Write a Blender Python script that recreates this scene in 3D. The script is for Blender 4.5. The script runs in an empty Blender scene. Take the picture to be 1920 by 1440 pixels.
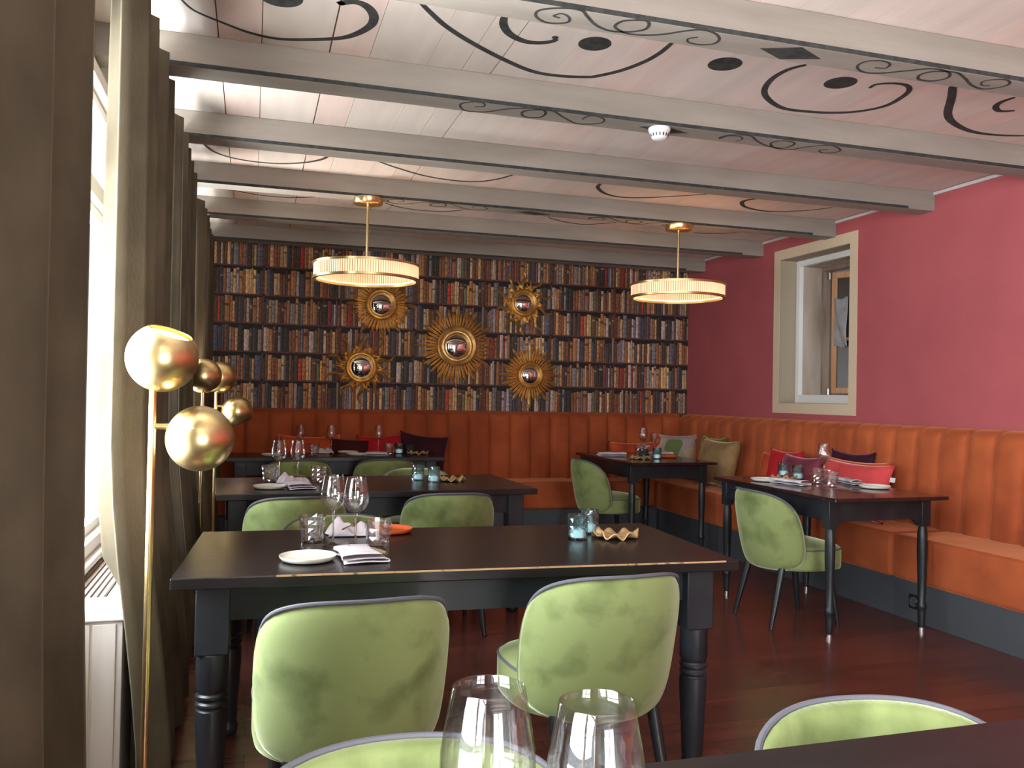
import bpy, math, random
from mathutils import Vector, Matrix
C = bpy.context.scene
PI = math.pi
R = math.radians

# ---------------------------------------------------------------- camera
FPX = 1590.98
yaw, pitch, roll = 0.29675, 0.014559, 0.018654
f_ = Vector((math.sin(yaw)*math.cos(pitch), math.cos(yaw)*math.cos(pitch), math.sin(pitch)))
r0 = Vector((math.cos(yaw), -math.sin(yaw), 0)); u0 = r0.cross(f_)
r_ = math.cos(roll)*r0 + math.sin(roll)*u0
u_ = -math.sin(roll)*r0 + math.cos(roll)*u0
cam_d = bpy.data.cameras.new('camera'); cam = bpy.data.objects.new('camera', cam_d)
C.collection.objects.link(cam)
m3 = Matrix((r_, u_, -f_)).transposed()
cam.matrix_world = Matrix.Translation((0, 0, 1.30)) @ m3.to_4x4()
cam_d.sensor_width = 36; cam_d.lens = FPX/1920*36; cam_d.clip_start = 0.02
C.camera = cam

# ---------------------------------------------------------------- light and exposure
C.view_settings.view_transform = 'Standard'; C.view_settings.look = 'None'
C.view_settings.gamma = 1; C.view_settings.exposure = 0.74
w = bpy.data.worlds.new('sky'); C.world = w; w.use_nodes = True
bg = w.node_tree.nodes['Background']; bg.inputs[0].default_value = (0.80, 0.91, 1.0, 1); bg.inputs[1].default_value = 1.3
C.cycles.max_bounces = 10; C.cycles.diffuse_bounces = 4; C.cycles.glossy_bounces = 5
C.cycles.transmission_bounces = 10; C.cycles.transparent_max_bounces = 12
C.cycles.sample_clamp_indirect = 6; C.cycles.use_denoising = True
def area(name, loc, rot, sx, sy, e, col):
    d = bpy.data.lights.new(name, 'AREA'); d.shape = 'RECTANGLE'; d.size = sx; d.size_y = sy
    d.energy = e; d.color = col
    o = bpy.data.objects.new(name, d); C.collection.objects.link(o); o.location = loc; o.rotation_euler = rot
    return o
# daylight outside the window openings: beside the camera, beyond the curtains, and in the wall behind the camera
area('daylight_near_window', (-0.85, -0.05, 1.7), (0, R(-76), 0), 1.7, 2.3, 340, (0.93, 0.97, 1.0))
area('daylight_far_window', (-1.0, 3.2, 1.7), (0, R(-80), 0), 1.7, 2.4, 210, (0.90, 0.96, 1.0))
area('daylight_unseen_window', (-1.45, 6.1, 1.7), (0, R(-84), 0), 1.7, 1.7, 100, (0.90, 0.96, 1.0))  # behind an unseen window added to light the far table and banquette
area('daylight_rear_window', (1.25, -4.4, 1.3), (R(96), 0, 0), 2.4, 2.2, 130, (1.0, 0.97, 0.95))
# added uplights standing for ground bounce outside the windows; they brighten ceiling and beams
area('added_uplight_rear', (1.25, -5.3, 0.0), (R(142), 0, 0), 3.2, 1.7, 300, (1.0, 0.95, 0.90))
area('added_uplight_near', (-1.7, -0.05, 0.1), (0, R(-140), 0), 1.6, 2.6, 250, (1.0, 0.97, 0.92))
area('added_uplight_far', (-1.7, 3.2, 0.1), (0, R(-140), 0), 1.6, 2.6, 420, (1.0, 0.97, 0.92))
area('added_uplight_third', (-1.7, 6.25, 0.1), (0, R(-140), 0), 1.6, 2.4, 220, (1.0, 0.97, 0.92))

# ---------------------------------------------------------------- helpers
def link(o): C.collection.objects.link(o); return o
def tag(o, label=None, cat=None, group=None, kind=None):
    if label: o['label'] = label
    if cat: o['category'] = cat
    if group: o['group'] = group
    if kind: o['kind'] = kind
    return o
def empty(name, loc=(0,0,0), rz=0):
    o = bpy.data.objects.new(name, None); o.empty_display_size = .1
    o.location = loc; o.rotation_euler = (0, 0, rz); return link(o)
def copy_tree(o, parent=None):
    c = o.copy(); link(c); c.parent = parent
    for ch in list(o.children): copy_tree(ch, c)
    return c

class G:
    """collects simple shapes into one mesh"""
    def __init__(s): s.v = []; s.f = []; s.m = []
    def add(s, v, f, mi=0):
        n = len(s.v); s.v += [tuple(p) for p in v]; s.f += [tuple(i+n for i in q) for q in f]; s.m += [mi]*len(f)
        return s
    def box(s, x0, x1, y0, y1, z0, z1, mi=0):
        return s.add([(x0,y0,z0),(x1,y0,z0),(x1,y1,z0),(x0,y1,z0),(x0,y0,z1),(x1,y0,z1),(x1,y1,z1),(x0,y1,z1)],
              [(0,3,2,1),(4,5,6,7),(0,1,5,4),(1,2,6,5),(2,3,7,6),(3,0,4,7)], mi)
    def lathe(s, prof, n=32, c=(0,0,0), cap=True, closed=False, mi=0):
        v = []; f = []
        for r, z in prof:
            for k in range(n):
                a = 2*PI*k/n; v.append((c[0]+r*math.cos(a), c[1]+r*math.sin(a), c[2]+z))
        m = len(prof)
        for i in range(m if closed else m-1):
            j = (i+1) % m
            for k in range(n):
                l = (k+1) % n
                f.append((i*n+k, i*n+l, j*n+l, j*n+k))
        if cap and not closed:
            f.append(tuple(reversed(range(n)))); f.append(tuple((m-1)*n+k for k in range(n)))
        return s.add(v, f, mi)
    def tube(s, pts, rad, n=8, closed=False, cap=True, mi=0):
        pts = [Vector(p) for p in pts]; m = len(pts); v = []; f = []
        rad = rad if isinstance(rad, (list, tuple)) else [rad]*m
        up = None
        for i, p in enumerate(pts):
            a = pts[(i-1) % m] if (closed or i > 0) else p
            b = pts[(i+1) % m] if (closed or i < m-1) else p
            t = (b-a).normalized()
            if up is None:
                up = Vector((0,0,1)) if abs(t.z) < .9 else Vector((1,0,0))
            x = t.cross(up).normalized(); up = x.cross(t).normalized()
            for k in range(n):
                q = 2*PI*k/n; v.append(p + rad[i]*(math.cos(q)*x + math.sin(q)*up))
        for i in range(m if closed else m-1):
            j = (i+1) % m
            for k in range(n):
                l = (k+1) % n; f.append((i*n+k, i*n+l, j*n+l, j*n+k))
        if cap and not closed:
            f.append(tuple(reversed(range(n)))); f.append(tuple((m-1)*n+k for k in range(n)))
        return s.add(v, f, mi)
    def grid(s, fn, nu, nv, wrap=False, mi=0):
        v = [fn(i/nu, j/nv) for j in range(nv+1) for i in range(nu if wrap else nu+1)]
        w_ = nu if wrap else nu+1; f = []
        for j in range(nv):
            for i in range(nu):
                k = (i+1) % w_ if wrap else i+1
                f.append((j*w_+i, j*w_+k, (j+1)*w_+k, (j+1)*w_+i))
        return s.add(v, f, mi)
    def prism(s, poly, z0, z1, mi=0):
        n = len(poly)
        return s.add([(x,y,z0) for x,y in poly]+[(x,y,z1) for x,y in poly],
            [tuple(reversed(range(n))), tuple(range(n, 2*n))]+[(i,(i+1)%n,(i+1)%n+n,i+n) for i in range(n)], mi)
    def build(s, name, mat, parent=None, smooth=40, bevel=0, solid=0, recalc=True, segs=2):
        me = bpy.data.meshes.new(name); me.from_pydata(s.v, [], s.f)
        mats = mat if isinstance(mat, (list, tuple)) else [mat]
        for m in mats: me.materials.append(m)
        if len(mats) > 1: me.polygons.foreach_set('material_index', s.m)
        me.update()
        if recalc:
            import bmesh
            b = bmesh.new(); b.from_mesh(me); bmesh.ops.recalc_face_normals(b, faces=b.faces); b.to_mesh(me); b.free()
        if smooth:
            me.polygons.foreach_set('use_smooth', [True]*len(me.polygons)); me.set_sharp_from_angle(angle=R(smooth))
        o = bpy.data.objects.new(name, me); link(o); o.parent = parent
        if solid:
            md = o.modifiers.new('solid', 'SOLIDIFY'); md.thickness = solid; md.offset = 0
        if bevel:
            md = o.modifiers.new('bevel', 'BEVEL'); md.width = bevel; md.segments = segs; md.limit_method = 'ANGLE'; md.angle_limit = R(50)
        return o

# ---------------------------------------------------------------- materials
def mat(name, col, rough=.5, metal=0, c2=None, scale=6, detail=4, lo=.35, hi=.65, stretch=(1,1,1), sheen=0, sheen_tint=None,
        bump=0, bscale=60, coat=0, trans=0, ior=1.45, emis=None, estr=0, spec=.5, dist=0, rough2=None, rand=False):
    m = bpy.data.materials.new(name); m.use_nodes = True; nt = m.node_tree; N = nt.nodes; L = nt.links
    p = N['Principled BSDF']; p.inputs['Base Color'].default_value = (*col, 1); p.inputs['Roughness'].default_value = rough
    p.inputs['Metallic'].default_value = metal; p.inputs['IOR'].default_value = ior
    p.inputs['Specular IOR Level'].default_value = spec
    p.inputs['Transmission Weight'].default_value = trans
    p.inputs['Coat Weight'].default_value = coat
    if sheen:
        p.inputs['Sheen Weight'].default_value = sheen; p.inputs['Sheen Roughness'].default_value = .35
        p.inputs['Sheen Tint'].default_value = (*(sheen_tint or col), 1)
    if emis: p.inputs['Emission Color'].default_value = (*emis, 1); p.inputs['Emission Strength'].default_value = estr
    tc = N.new('ShaderNodeTexCoord'); mp = N.new('ShaderNodeMapping'); mp.inputs['Scale'].default_value = stretch
    L.new(tc.outputs['Object'], mp.inputs[0])
    if c2:
        if rand:
            oi = N.new('ShaderNodeObjectInfo'); va = N.new('ShaderNodeVectorMath'); va.operation = 'MULTIPLY_ADD'
            va.inputs[1].default_value = (37, 23, 51); va.inputs[2].default_value = (0, 0, 0)
            L.new(oi.outputs['Random'], va.inputs[0]); L.new(va.outputs[0], mp.inputs['Location'])
        no = N.new('ShaderNodeTexNoise'); no.inputs['Scale'].default_value = scale; no.inputs['Detail'].default_value = detail
        no.inputs['Distortion'].default_value = dist
        L.new(mp.outputs[0], no.inputs['Vector'])
        mr = N.new('ShaderNodeMapRange'); mr.inputs[1].default_value = lo; mr.inputs[2].default_value = hi
        L.new(no.outputs[0], mr.inputs[0])
        mx = N.new('ShaderNodeMix'); mx.data_type = 'RGBA'; mx.inputs[6].default_value = (*col, 1); mx.inputs[7].default_value = (*c2, 1)
        L.new(mr.outputs[0], mx.inputs[0]); L.new(mx.outputs[2], p.inputs['Base Color'])
        if rough2 is not None:
            r2 = N.new('ShaderNodeMapRange'); r2.inputs[3].default_value = rough; r2.inputs[4].default_value = rough2
            L.new(mr.outputs[0], r2.inputs[0]); L.new(r2.outputs[0], p.inputs['Roughness'])
    if bump:
        nb = N.new('ShaderNodeTexNoise'); nb.inputs['Scale'].default_value = bscale; nb.inputs['Detail'].default_value = 3
        L.new(mp.outputs[0], nb.inputs['Vector'])
        b = N.new('ShaderNodeBump'); b.inputs['Strength'].default_value = bump; b.inputs['Distance'].default_value = .01
        L.new(nb.outputs[0], b.inputs['Height']); L.new(b.outputs[0], p.inputs['Normal'])
    return m

M = {}
M['red_wall'] = mat('crimson_paint', (.40,.088,.098), .75, c2=(.365,.078,.088), scale=3, bump=.05, bscale=180)
M['plaster'] = mat('grey_plaster', (.30,.27,.25), .9, c2=(.26,.23,.21), scale=3)
M['dark_wall'] = mat('dark_rear_wall', (.10,.085,.08), .8)
M['beam'] = mat('grey_washed_beam', (.31,.28,.245), .75, c2=(.235,.21,.18), scale=3, detail=6, stretch=(.5,3,3), bump=.15, bscale=20, lo=.3, hi=.7)
M['board'] = mat('white_washed_boards', (.68,.58,.53), .7, c2=(.58,.50,.45), scale=2.2, detail=6, stretch=(5,.6,1), lo=.3, hi=.7, bump=.08, bscale=12)
M['board_b'] = mat('white_washed_boards_pinker', (.69,.56,.50), .7, c2=(.60,.48,.43), scale=2.2, detail=6, stretch=(5,.6,1), lo=.3, hi=.7)
M['board_c'] = mat('white_washed_boards_greyer', (.65,.58,.52), .7, c2=(.56,.50,.45), scale=2.2, detail=6, stretch=(5,.6,1), lo=.3, hi=.7)
M['gap'] = mat('rusty_gap', (.42,.15,.05), .9)
M['stem_glass'] = mat('solid_stem_glass', (1,1,1), 0, trans=1, ior=1.45)
M['ink'] = mat('charcoal_paint', (.020,.022,.021), .85, c2=(.045,.047,.044), scale=30)
M['white'] = mat('white_paint', (.72,.72,.70), .45)
M['cream'] = mat('cream_board', (.58,.53,.49), .6, c2=(.52,.47,.43), scale=4, stretch=(4,4,.5))
M['grille'] = mat('grille_wood', (.33,.25,.21), .5)
M['tan'] = mat('tan_paint', (.60,.49,.35), .7)
M['tan_reveal'] = mat('tan_reveal_paint', (.36,.30,.22), .75)
M['old_wood'] = mat('weathered_panel', (.50,.42,.35), .75, c2=(.36,.27,.21), scale=3, detail=7, stretch=(2,2,.5))
M['orange_wood'] = mat('oiled_pine', (.52,.27,.13), .5, c2=(.42,.20,.09), scale=8, stretch=(4,4,.4))
M['grey_wood'] = mat('greyed_jamb', (.30,.22,.17), .7, c2=(.20,.14,.10), scale=5, stretch=(4,4,.4))
M['cornice'] = mat('cornice_white', (.55,.54,.52), .6)
M['window_paint'] = mat('window_paint', (.45,.40,.36), .5)
M['head_wood'] = mat('window_head_wood', (.22,.17,.13), .6, c2=(.16,.12,.10), scale=6, stretch=(4,.5,4))
M['steel'] = mat('steel', (.62,.62,.62), .25, 1)
M['velvet_orange'] = mat('rust_velvet', (.42,.100,.034), .85, c2=(.29,.062,.022), scale=3.2, detail=3, sheen=.55, sheen_tint=(1,.42,.2), bump=.1, bscale=120, spec=.2)
M['velvet_green'] = mat('green_velvet', (.20,.245,.095), .8, c2=(.095,.125,.040), scale=7, detail=5, lo=.47, hi=.70, dist=.25, rand=True, sheen=.8, sheen_tint=(.85,.95,.62), bump=.08, bscale=150, spec=.2)
M['piping'] = mat('slate_piping', (.09,.09,.11), .7, sheen=.4)
M['chair_leg'] = mat('black_chair_leg', (.012,.014,.017), .35)
M['curtain'] = mat('taupe_velvet', (.098,.082,.055), .95, c2=(.060,.050,.033), scale=5, detail=5, stretch=(1,1,.6), sheen=.12, sheen_tint=(.7,.62,.46), bump=.12, bscale=90, spec=.15)
M['table_top'] = mat('black_brown_top', (.009,.008,.008), .25, c2=(.012,.010,.010), scale=4, detail=5, stretch=(.5,6,1), spec=.5, rough2=.27)
M['table_top_red'] = mat('dark_lacquer_top', (.018,.010,.010), .16, c2=(.030,.015,.015), scale=4, detail=5, stretch=(6,.5,1), coat=.4, rough2=.26)
M['table_leg'] = mat('blue_black_paint', (.009,.011,.014), .38, c2=(.015,.018,.022), scale=9, detail=5, bump=.06, bscale=40)
M['worn'] = mat('worn_wood_edge', (.40,.24,.12), .6, c2=(.10,.065,.04), scale=40, lo=.55, hi=.65)
M['gold'] = mat('antique_gilding', (.92,.62,.24), .38, .85, c2=(.60,.35,.11), scale=14, detail=4, bump=.25, bscale=45)
M['brass'] = mat('brushed_brass', (.74,.58,.30), .30, 1, c2=(.68,.52,.25), scale=20, stretch=(1,1,.2))
M['mirror'] = mat('mirror', (.86,.86,.86), .02, 1)
def thin_glass(name, tint, gl_fac, base_fac):
    m = bpy.data.materials.new(name); m.use_nodes = True; nt = m.node_tree; N = nt.nodes; N.clear(); L = nt.links
    o = N.new('ShaderNodeOutputMaterial'); t = N.new('ShaderNodeBsdfTransparent'); g = N.new('ShaderNodeBsdfGlossy'); r = N.new('ShaderNodeBsdfGlass')
    t.inputs[0].default_value = (*tint, 1); r.inputs['Color'].default_value = (*tint, 1); r.inputs['Roughness'].default_value = 0; g.inputs['Roughness'].default_value = .01
    lw = N.new('ShaderNodeLayerWeight'); lw.inputs[0].default_value = .5
    fr = N.new('ShaderNodeMath'); fr.operation = 'POWER'; fr.inputs[1].default_value = 3.2; L.new(lw.outputs['Facing'], fr.inputs[0])
    mr = N.new('ShaderNodeMapRange'); mr.inputs[3].default_value = base_fac; mr.inputs[4].default_value = .65; L.new(fr.outputs[0], mr.inputs[0])
    m1 = N.new('ShaderNodeMixShader'); L.new(mr.outputs[0], m1.inputs[0]); L.new(t.outputs[0], m1.inputs[1]); L.new(g.outputs[0], m1.inputs[2])
    m2 = N.new('ShaderNodeMixShader'); m2.inputs[0].default_value = gl_fac; L.new(m1.outputs[0], m2.inputs[1]); L.new(r.outputs[0], m2.inputs[2])
    L.new(m2.outputs[0], o.inputs[0]); return m
M['glass'] = thin_glass('clear_stemware_glass', (.992,.995,.998), .06, .09)
M['cut_glass'] = thin_glass('clear_cut_glass', (.995,.998,.998), .20, .14)
M['teal_glass'] = thin_glass('teal_cut_glass', (.74,.88,.90), .35, .10)
M['dark_glass'] = mat('dark_cut_glass', (.10,.13,.12), 0.05, trans=.7, ior=1.45)
M['wax'] = mat('candle_wax', (.85,.88,.86), .4, emis=(.9,.97,1), estr=.25)
M['plate'] = mat('cream_glaze', (.70,.68,.60), .25, coat=.4)
M['plate_rim'] = mat('dark_underside', (.10,.09,.08), .4)
M['orange_glaze'] = mat('orange_glaze', (.62,.10,.02), .15, coat=.6)
M['linen'] = mat('lilac_white_linen', (.62,.58,.62), .9, c2=(.55,.51,.56), scale=9, bump=.1, bscale=200)
M['dark_linen'] = mat('folded_menu_paper', (.40,.37,.40), .8)
M['cutlery'] = mat('cutlery_steel', (.70,.68,.66), .18, 1)
M['handle_wood'] = mat('dark_olive_handle', (.13,.09,.04), .4)
M['dish_gold'] = mat('gold_leaf_dish', (.74,.52,.27), .4, .55, c2=(.55,.37,.17), scale=20, bump=.2, bscale=60)
M['charcoal'] = mat('charcoal_plinth_paint', (.062,.068,.078), .5)
M['black_plastic'] = mat('black_plastic', (.012,.013,.015), .35)
M['detector'] = mat('detector_white', (.80,.82,.84), .4)
M['pane_dark'] = mat('dim_room_behind', (.035,.022,.015), .25)
M['towel'] = mat('grey_towel', (.36,.35,.35), .9, c2=(.28,.27,.27), scale=12)
M['shade_glass'] = mat('lit_ribbed_glass', (.90,.74,.50), .35, trans=.25, emis=(1.0,.56,.30), estr=.42)
M['shade_gap'] = mat('dim_ribbed_glass', (.45,.28,.16), .35, emis=(1.0,.50,.2), estr=.06)
M['led'] = mat('warm_led_band', (1,.8,.5), .5, emis=(1.0,.66,.34), estr=1.1)
M['led_up'] = mat('warm_led_band_upper', (1,.8,.5), .5, emis=(1.0,.55,.25), estr=20)
M['bulb'] = mat('lamp_diffuser', (1,.9,.8), .5, emis=(1.0,.78,.60), estr=22)
M['globe_inside'] = mat('white_globe_inside', (.8,.7,.55), .5)
M['parasol'] = mat('blue_grey_canvas', (.07,.17,.27), .8)
def cushion_mat(n, col, c2, tint): return mat(n, col, .8, c2=c2, scale=6, detail=3, sheen=.6, sheen_tint=tint, bump=.15, bscale=25, spec=.2)
M['cu_coral'] = cushion_mat('coral_velvet', (.70,.085,.085), (.55,.05,.06), (1,.5,.45))
M['cu_red'] = cushion_mat('red_velvet', (.55,.02,.03), (.40,.012,.02), (1,.25,.2))
M['cu_mauve'] = cushion_mat('mauve_velvet', (.22,.045,.07), (.13,.02,.04), (.8,.4,.5))
M['cu_plum'] = cushion_mat('plum_velvet', (.055,.012,.022), (.03,.008,.015), (.4,.15,.2))
M['cu_maroon'] = cushion_mat('maroon_velvet', (.075,.010,.012), (.04,.007,.009), (.4,.12,.12))
M['cu_orange'] = cushion_mat('orange_velvet', (.58,.10,.03), (.42,.06,.02), (1,.5,.3))
M['cu_tan'] = cushion_mat('tan_velvet', (.34,.22,.10), (.22,.13,.055), (.9,.7,.45))
M['cu_green'] = cushion_mat('olive_velvet', (.15,.19,.05), (.09,.12,.03), (.6,.7,.3))
M['piping_orange'] = mat('orange_piping', (.65,.13,.05), .7)

def pane_mat():
    m = bpy.data.materials.new('window_pane'); m.use_nodes = True; nt = m.node_tree; N = nt.nodes; N.clear(); L = nt.links
    o = N.new('ShaderNodeOutputMaterial'); t = N.new('ShaderNodeBsdfTransparent'); g = N.new('ShaderNodeBsdfGlossy')
    g.inputs['Roughness'].default_value = .02; lw = N.new('ShaderNodeLayerWeight'); lw.inputs[0].default_value = .5
    pw = N.new('ShaderNodeMath'); pw.operation = 'POWER'; pw.inputs[1].default_value = 6; L.new(lw.outputs['Facing'], pw.inputs[0])
    fr = N.new('ShaderNodeMapRange'); fr.inputs[3].default_value = .03; fr.inputs[4].default_value = .35; L.new(pw.outputs[0], fr.inputs[0])
    mx = N.new('ShaderNodeMixShader'); L.new(fr.outputs[0], mx.inputs[0]); L.new(t.outputs[0], mx.inputs[1]); L.new(g.outputs[0], mx.inputs[2])
    L.new(mx.outputs[0], o.inputs[0]); return m
M['pane'] = pane_mat()

def attr_mat(name, rough=.7):
    m = bpy.data.materials.new(name); m.use_nodes = True; nt = m.node_tree; N = nt.nodes; L = nt.links
    p = N['Principled BSDF']; p.inputs['Roughness'].default_value = rough
    a = N.new('ShaderNodeAttribute'); a.attribute_name = 'Col'
    tc = N.new('ShaderNodeTexCoord'); mp = N.new('ShaderNodeMapping'); mp.inputs['Scale'].default_value = (3, 1, 1)
    no = N.new('ShaderNodeTexNoise'); no.inputs['Scale'].default_value = 35; no.inputs['Detail'].default_value = 1.3
    mr = N.new('ShaderNodeMapRange'); mr.inputs[1].default_value = .3; mr.inputs[2].default_value = .7; mr.inputs[3].default_value = .62; mr.inputs[4].default_value = 1.3
    mx = N.new('ShaderNodeVectorMath'); mx.operation = 'SCALE'
    L.new(tc.outputs['Object'], mp.inputs[0]); L.new(mp.outputs[0], no.inputs['Vector']); L.new(no.outputs[0], mr.inputs[0])
    L.new(a.outputs['Color'], mx.inputs[0]); L.new(mr.outputs[0], mx.inputs['Scale']); L.new(mx.outputs[0], p.inputs['Base Color'])
    return m
M['wallpaper'] = attr_mat('bookshelf_wallpaper')

def floor_mat():
    m = bpy.data.materials.new('dark_plank_floor'); m.use_nodes = True; nt = m.node_tree; N = nt.nodes; L = nt.links
    p = N['Principled BSDF']; tc = N.new('ShaderNodeTexCoord')
    br = N.new('ShaderNodeTexBrick'); br.inputs['Scale'].default_value = 1; br.inputs['Brick Width'].default_value = 1.7; br.inputs['Row Height'].default_value = .16
    br.inputs['Mortar Size'].default_value = .0015; br.inputs['Color1'].default_value = (.135,.042,.032,1); br.inputs['Color2'].default_value = (.092,.032,.026,1)
    br.inputs['Mortar'].default_value = (.010,.005,.004,1); br.offset = .37
    L.new(tc.outputs['Object'], br.inputs['Vector'])
    no = N.new('ShaderNodeTexNoise'); no.inputs['Scale'].default_value = 3; no.inputs['Detail'].default_value = 6
    mp = N.new('ShaderNodeMapping'); mp.inputs['Scale'].default_value = (.5, 6, 1); L.new(tc.outputs['Object'], mp.inputs[0]); L.new(mp.outputs[0], no.inputs['Vector'])
    mx = N.new('ShaderNodeMix'); mx.data_type = 'RGBA'; mx.blend_type = 'MULTIPLY'; mx.inputs[0].default_value = .6
    L.new(br.outputs[0], mx.inputs[6])
    rr = N.new('ShaderNodeMapRange'); rr.inputs[1].default_value = .3; rr.inputs[2].default_value = .7; rr.inputs[3].default_value = .7; rr.inputs[4].default_value = 1.3
    L.new(no.outputs[0], rr.inputs[0]); cmb = N.new('ShaderNodeCombineXYZ')
    for i in range(3): L.new(rr.outputs[0], cmb.inputs[i])
    L.new(cmb.outputs[0], mx.inputs[7]); L.new(mx.outputs[2], p.inputs['Base Color'])
    r2 = N.new('ShaderNodeMapRange'); r2.inputs[3].default_value = .16; r2.inputs[4].default_value = .32; L.new(no.outputs[0], r2.inputs[0])
    L.new(r2.outputs[0], p.inputs['Roughness']); p.inputs['Specular IOR Level'].default_value = .5
    bp = N.new('ShaderNodeBump'); bp.inputs['Strength'].default_value = .15; bp.inputs['Distance'].default_value = .004
    L.new(br.outputs['Fac'], bp.inputs['Height']); bp.invert = True; L.new(bp.outputs[0], p.inputs['Normal'])
    return m
M['floor'] = floor_mat()

# ================================================================ THE ROOM
XL, XR, YB, YR = -0.62, 4.40, 8.05, -4.20
ZC = 2.745; ZB = 2.61
def S(o, label, cat): return tag(o, label, cat, kind='structure')
S(G().box(-.75, XR+.02, YR-.1, YB+.1, -.06, 0).build('floor', M['floor'], smooth=0), 'dark red-brown plank floor with a soft sheen', 'floor')

# ceiling: boards running towards the book wall, some joints open and rusty
random.seed(5)
ceil = G(); x = -.75; k = 0
joints = [-.161, .007, .284, .449, .70, .858, .992, 1.25, 1.49, 1.729, 1.89, 2.10, 2.33, 2.56, 2.73, 2.95, 3.17, 3.40, 3.62, 3.85, 4.07, 4.26, XR+.02]
wide = {-.161: .005, .284: .006, .992: .006, .858: .003, .007: .003, .449: .002}
for j in joints:
    g = wide.get(j, .0012)
    ceil.box(x, j-g, YR-.1, YB+.1, ZC, ZC+.02, mi=random.choice([0, 1, 2])); x = j
ceil.box(-.75, XR+.02, YR-.1, YB+.1, ZC+.02, ZC+.06, mi=3)
ceiling = S(ceil.build('ceiling', [M['board'], M['board_b'], M['board_c'], M['gap']], smooth=0), 'white-washed board ceiling painted with charcoal scrolls and dots', 'ceiling')

# walls
S(G().box(-.75, XR+.5, YB, YB+.1, 0, ZC+.02).build('wall_back', M['plaster'], smooth=0), 'far wall behind the corner banquette, papered with printed bookshelves', 'wall')
wb = bpy.data.objects['wall_back']
# right wall with the niche opening
NY0, NY1, NZ0, NZ1 = 5.50, 6.41, 1.285, 2.535
g = G(); T = .5
g.box(XR, XR+T, YR, NY0, 0, ZC+.02); g.box(XR, XR+T, NY1, YB, 0, ZC+.02)
g.box(XR, XR+T, NY0, NY1, 0, NZ0); g.box(XR, XR+T, NY0, NY1, NZ1, ZC+.02)
S(g.build('wall_right', M['red_wall'], smooth=0), 'crimson painted wall above the long side of the banquette', 'wall')
# left wall with two window openings and an unseen third, added for light
W = [(-1.25, 1.15), (1.95, 5.0), (5.5, 7.45)]; WZ0, WZ1 = .64, 2.56
g = G(); y = YR
for a, b in W:
    g.box(XL-.13, XL, y, a, 0, ZC+.02); g.box(XL-.13, XL, a, b, 0, WZ0); g.box(XL-.13, XL, a, b, WZ1, ZC+.02); y = b
g.box(XL-.13, XL, y, YB, 0, ZC+.02)
S(g.build('wall_left', M['head_wood'], smooth=0), 'window wall behind the long taupe curtains', 'wall')
g = G(); RX0, RX1, RZ0, RZ1 = .05, 2.45, .12, 2.5
g.box(-.75, RX0, YR-.1, YR, 0, ZC); g.box(RX1, XR+.02, YR-.1, YR, 0, ZC); g.box(RX0, RX1, YR-.1, YR, 0, RZ0); g.box(RX0, RX1, YR-.1, YR, RZ1, ZC)
S(g.build('wall_rear', M['dark_wall'], smooth=0), 'dark wall behind the viewer with one wide window', 'wall')

def window(name, label, a, b, z0, z1, trans, mull, horiz='y', pos=XL, inward=1):
    t = empty(name, (0,0,0)); S(t, label, 'window')
    def bx(g, p0, p1, q0, q1, d0, d1):
        if horiz == 'y': g.box(pos+d0, pos+d1, p0, p1, q0, q1)
        else: g.box(p0, p1, pos+d0, pos+d1, q0, q1)
    g = G(); e = .055
    bx(g, a, b, z0, z0+e, -.10, .02); bx(g, a, b, z1-e, z1, -.10, .02)
    bx(g, a, a+e, z0+e, z1-e, -.10, .02); bx(g, b-e, b, z0+e, z1-e, -.10, .02)
    g.build('window_frame', M['window_paint'], t, smooth=0, bevel=.004)
    edges = [a+e]+[m for m in mull]+[b-e]
    g = G()
    if trans: bx(g, a+e, b-e, trans-.035, trans+.035, -.09, .015)
    for m in mull: bx(g, m-.03, m+.03, z0+e, z1-e, -.088, .01)
    g.build('mullion', M['white'], t, smooth=0, bevel=.004)
    rows = [(z0+e, trans-.035), (trans+.035, z1-e)] if trans else [(z0+e, z1-e)]
    for i in range(len(edges)-1):
        for q0, q1 in rows:
            g = G(); p0, p1 = edges[i]+(.03 if i else 0), edges[i+1]-(.03 if i < len(edges)-2 else 0)
            bx(g, p0, p1, q0, q0+.04, -.07, -.02); bx(g, p0, p1, q1-.04, q1, -.07, -.02)
            bx(g, p0, p0+.04, q0+.04, q1-.04, -.07, -.02); bx(g, p1-.04, p1, q0+.04, q1-.04, -.07, -.02)
            sa = g.build('sash', M['white'], t, smooth=0, bevel=.003)
            g = G(); bx(g, p0+.035, p1-.035, q0+.035, q1-.035, -.048, -.042); g.build('pane', M['pane'], sa, smooth=0)
    return t
window('window_1', 'tall white-framed window seen between the two taupe curtains', *W[1], WZ0, WZ1, 2.09, [3.15, 4.36])
window('window_2', 'tall white-framed window beside the viewer, left of the near curtain', *W[0], WZ0, WZ1, 2.09, [-.05])
window('window_5', 'tall window beyond the curtains near the far table, hidden from the viewer', *W[2], WZ0, WZ1, 2.09, [6.5])
window('window_3', 'wide window in the wall behind the viewer', RX0, RX1, RZ0, RZ1, None, [1.25], horiz='x', pos=YR)

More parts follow.
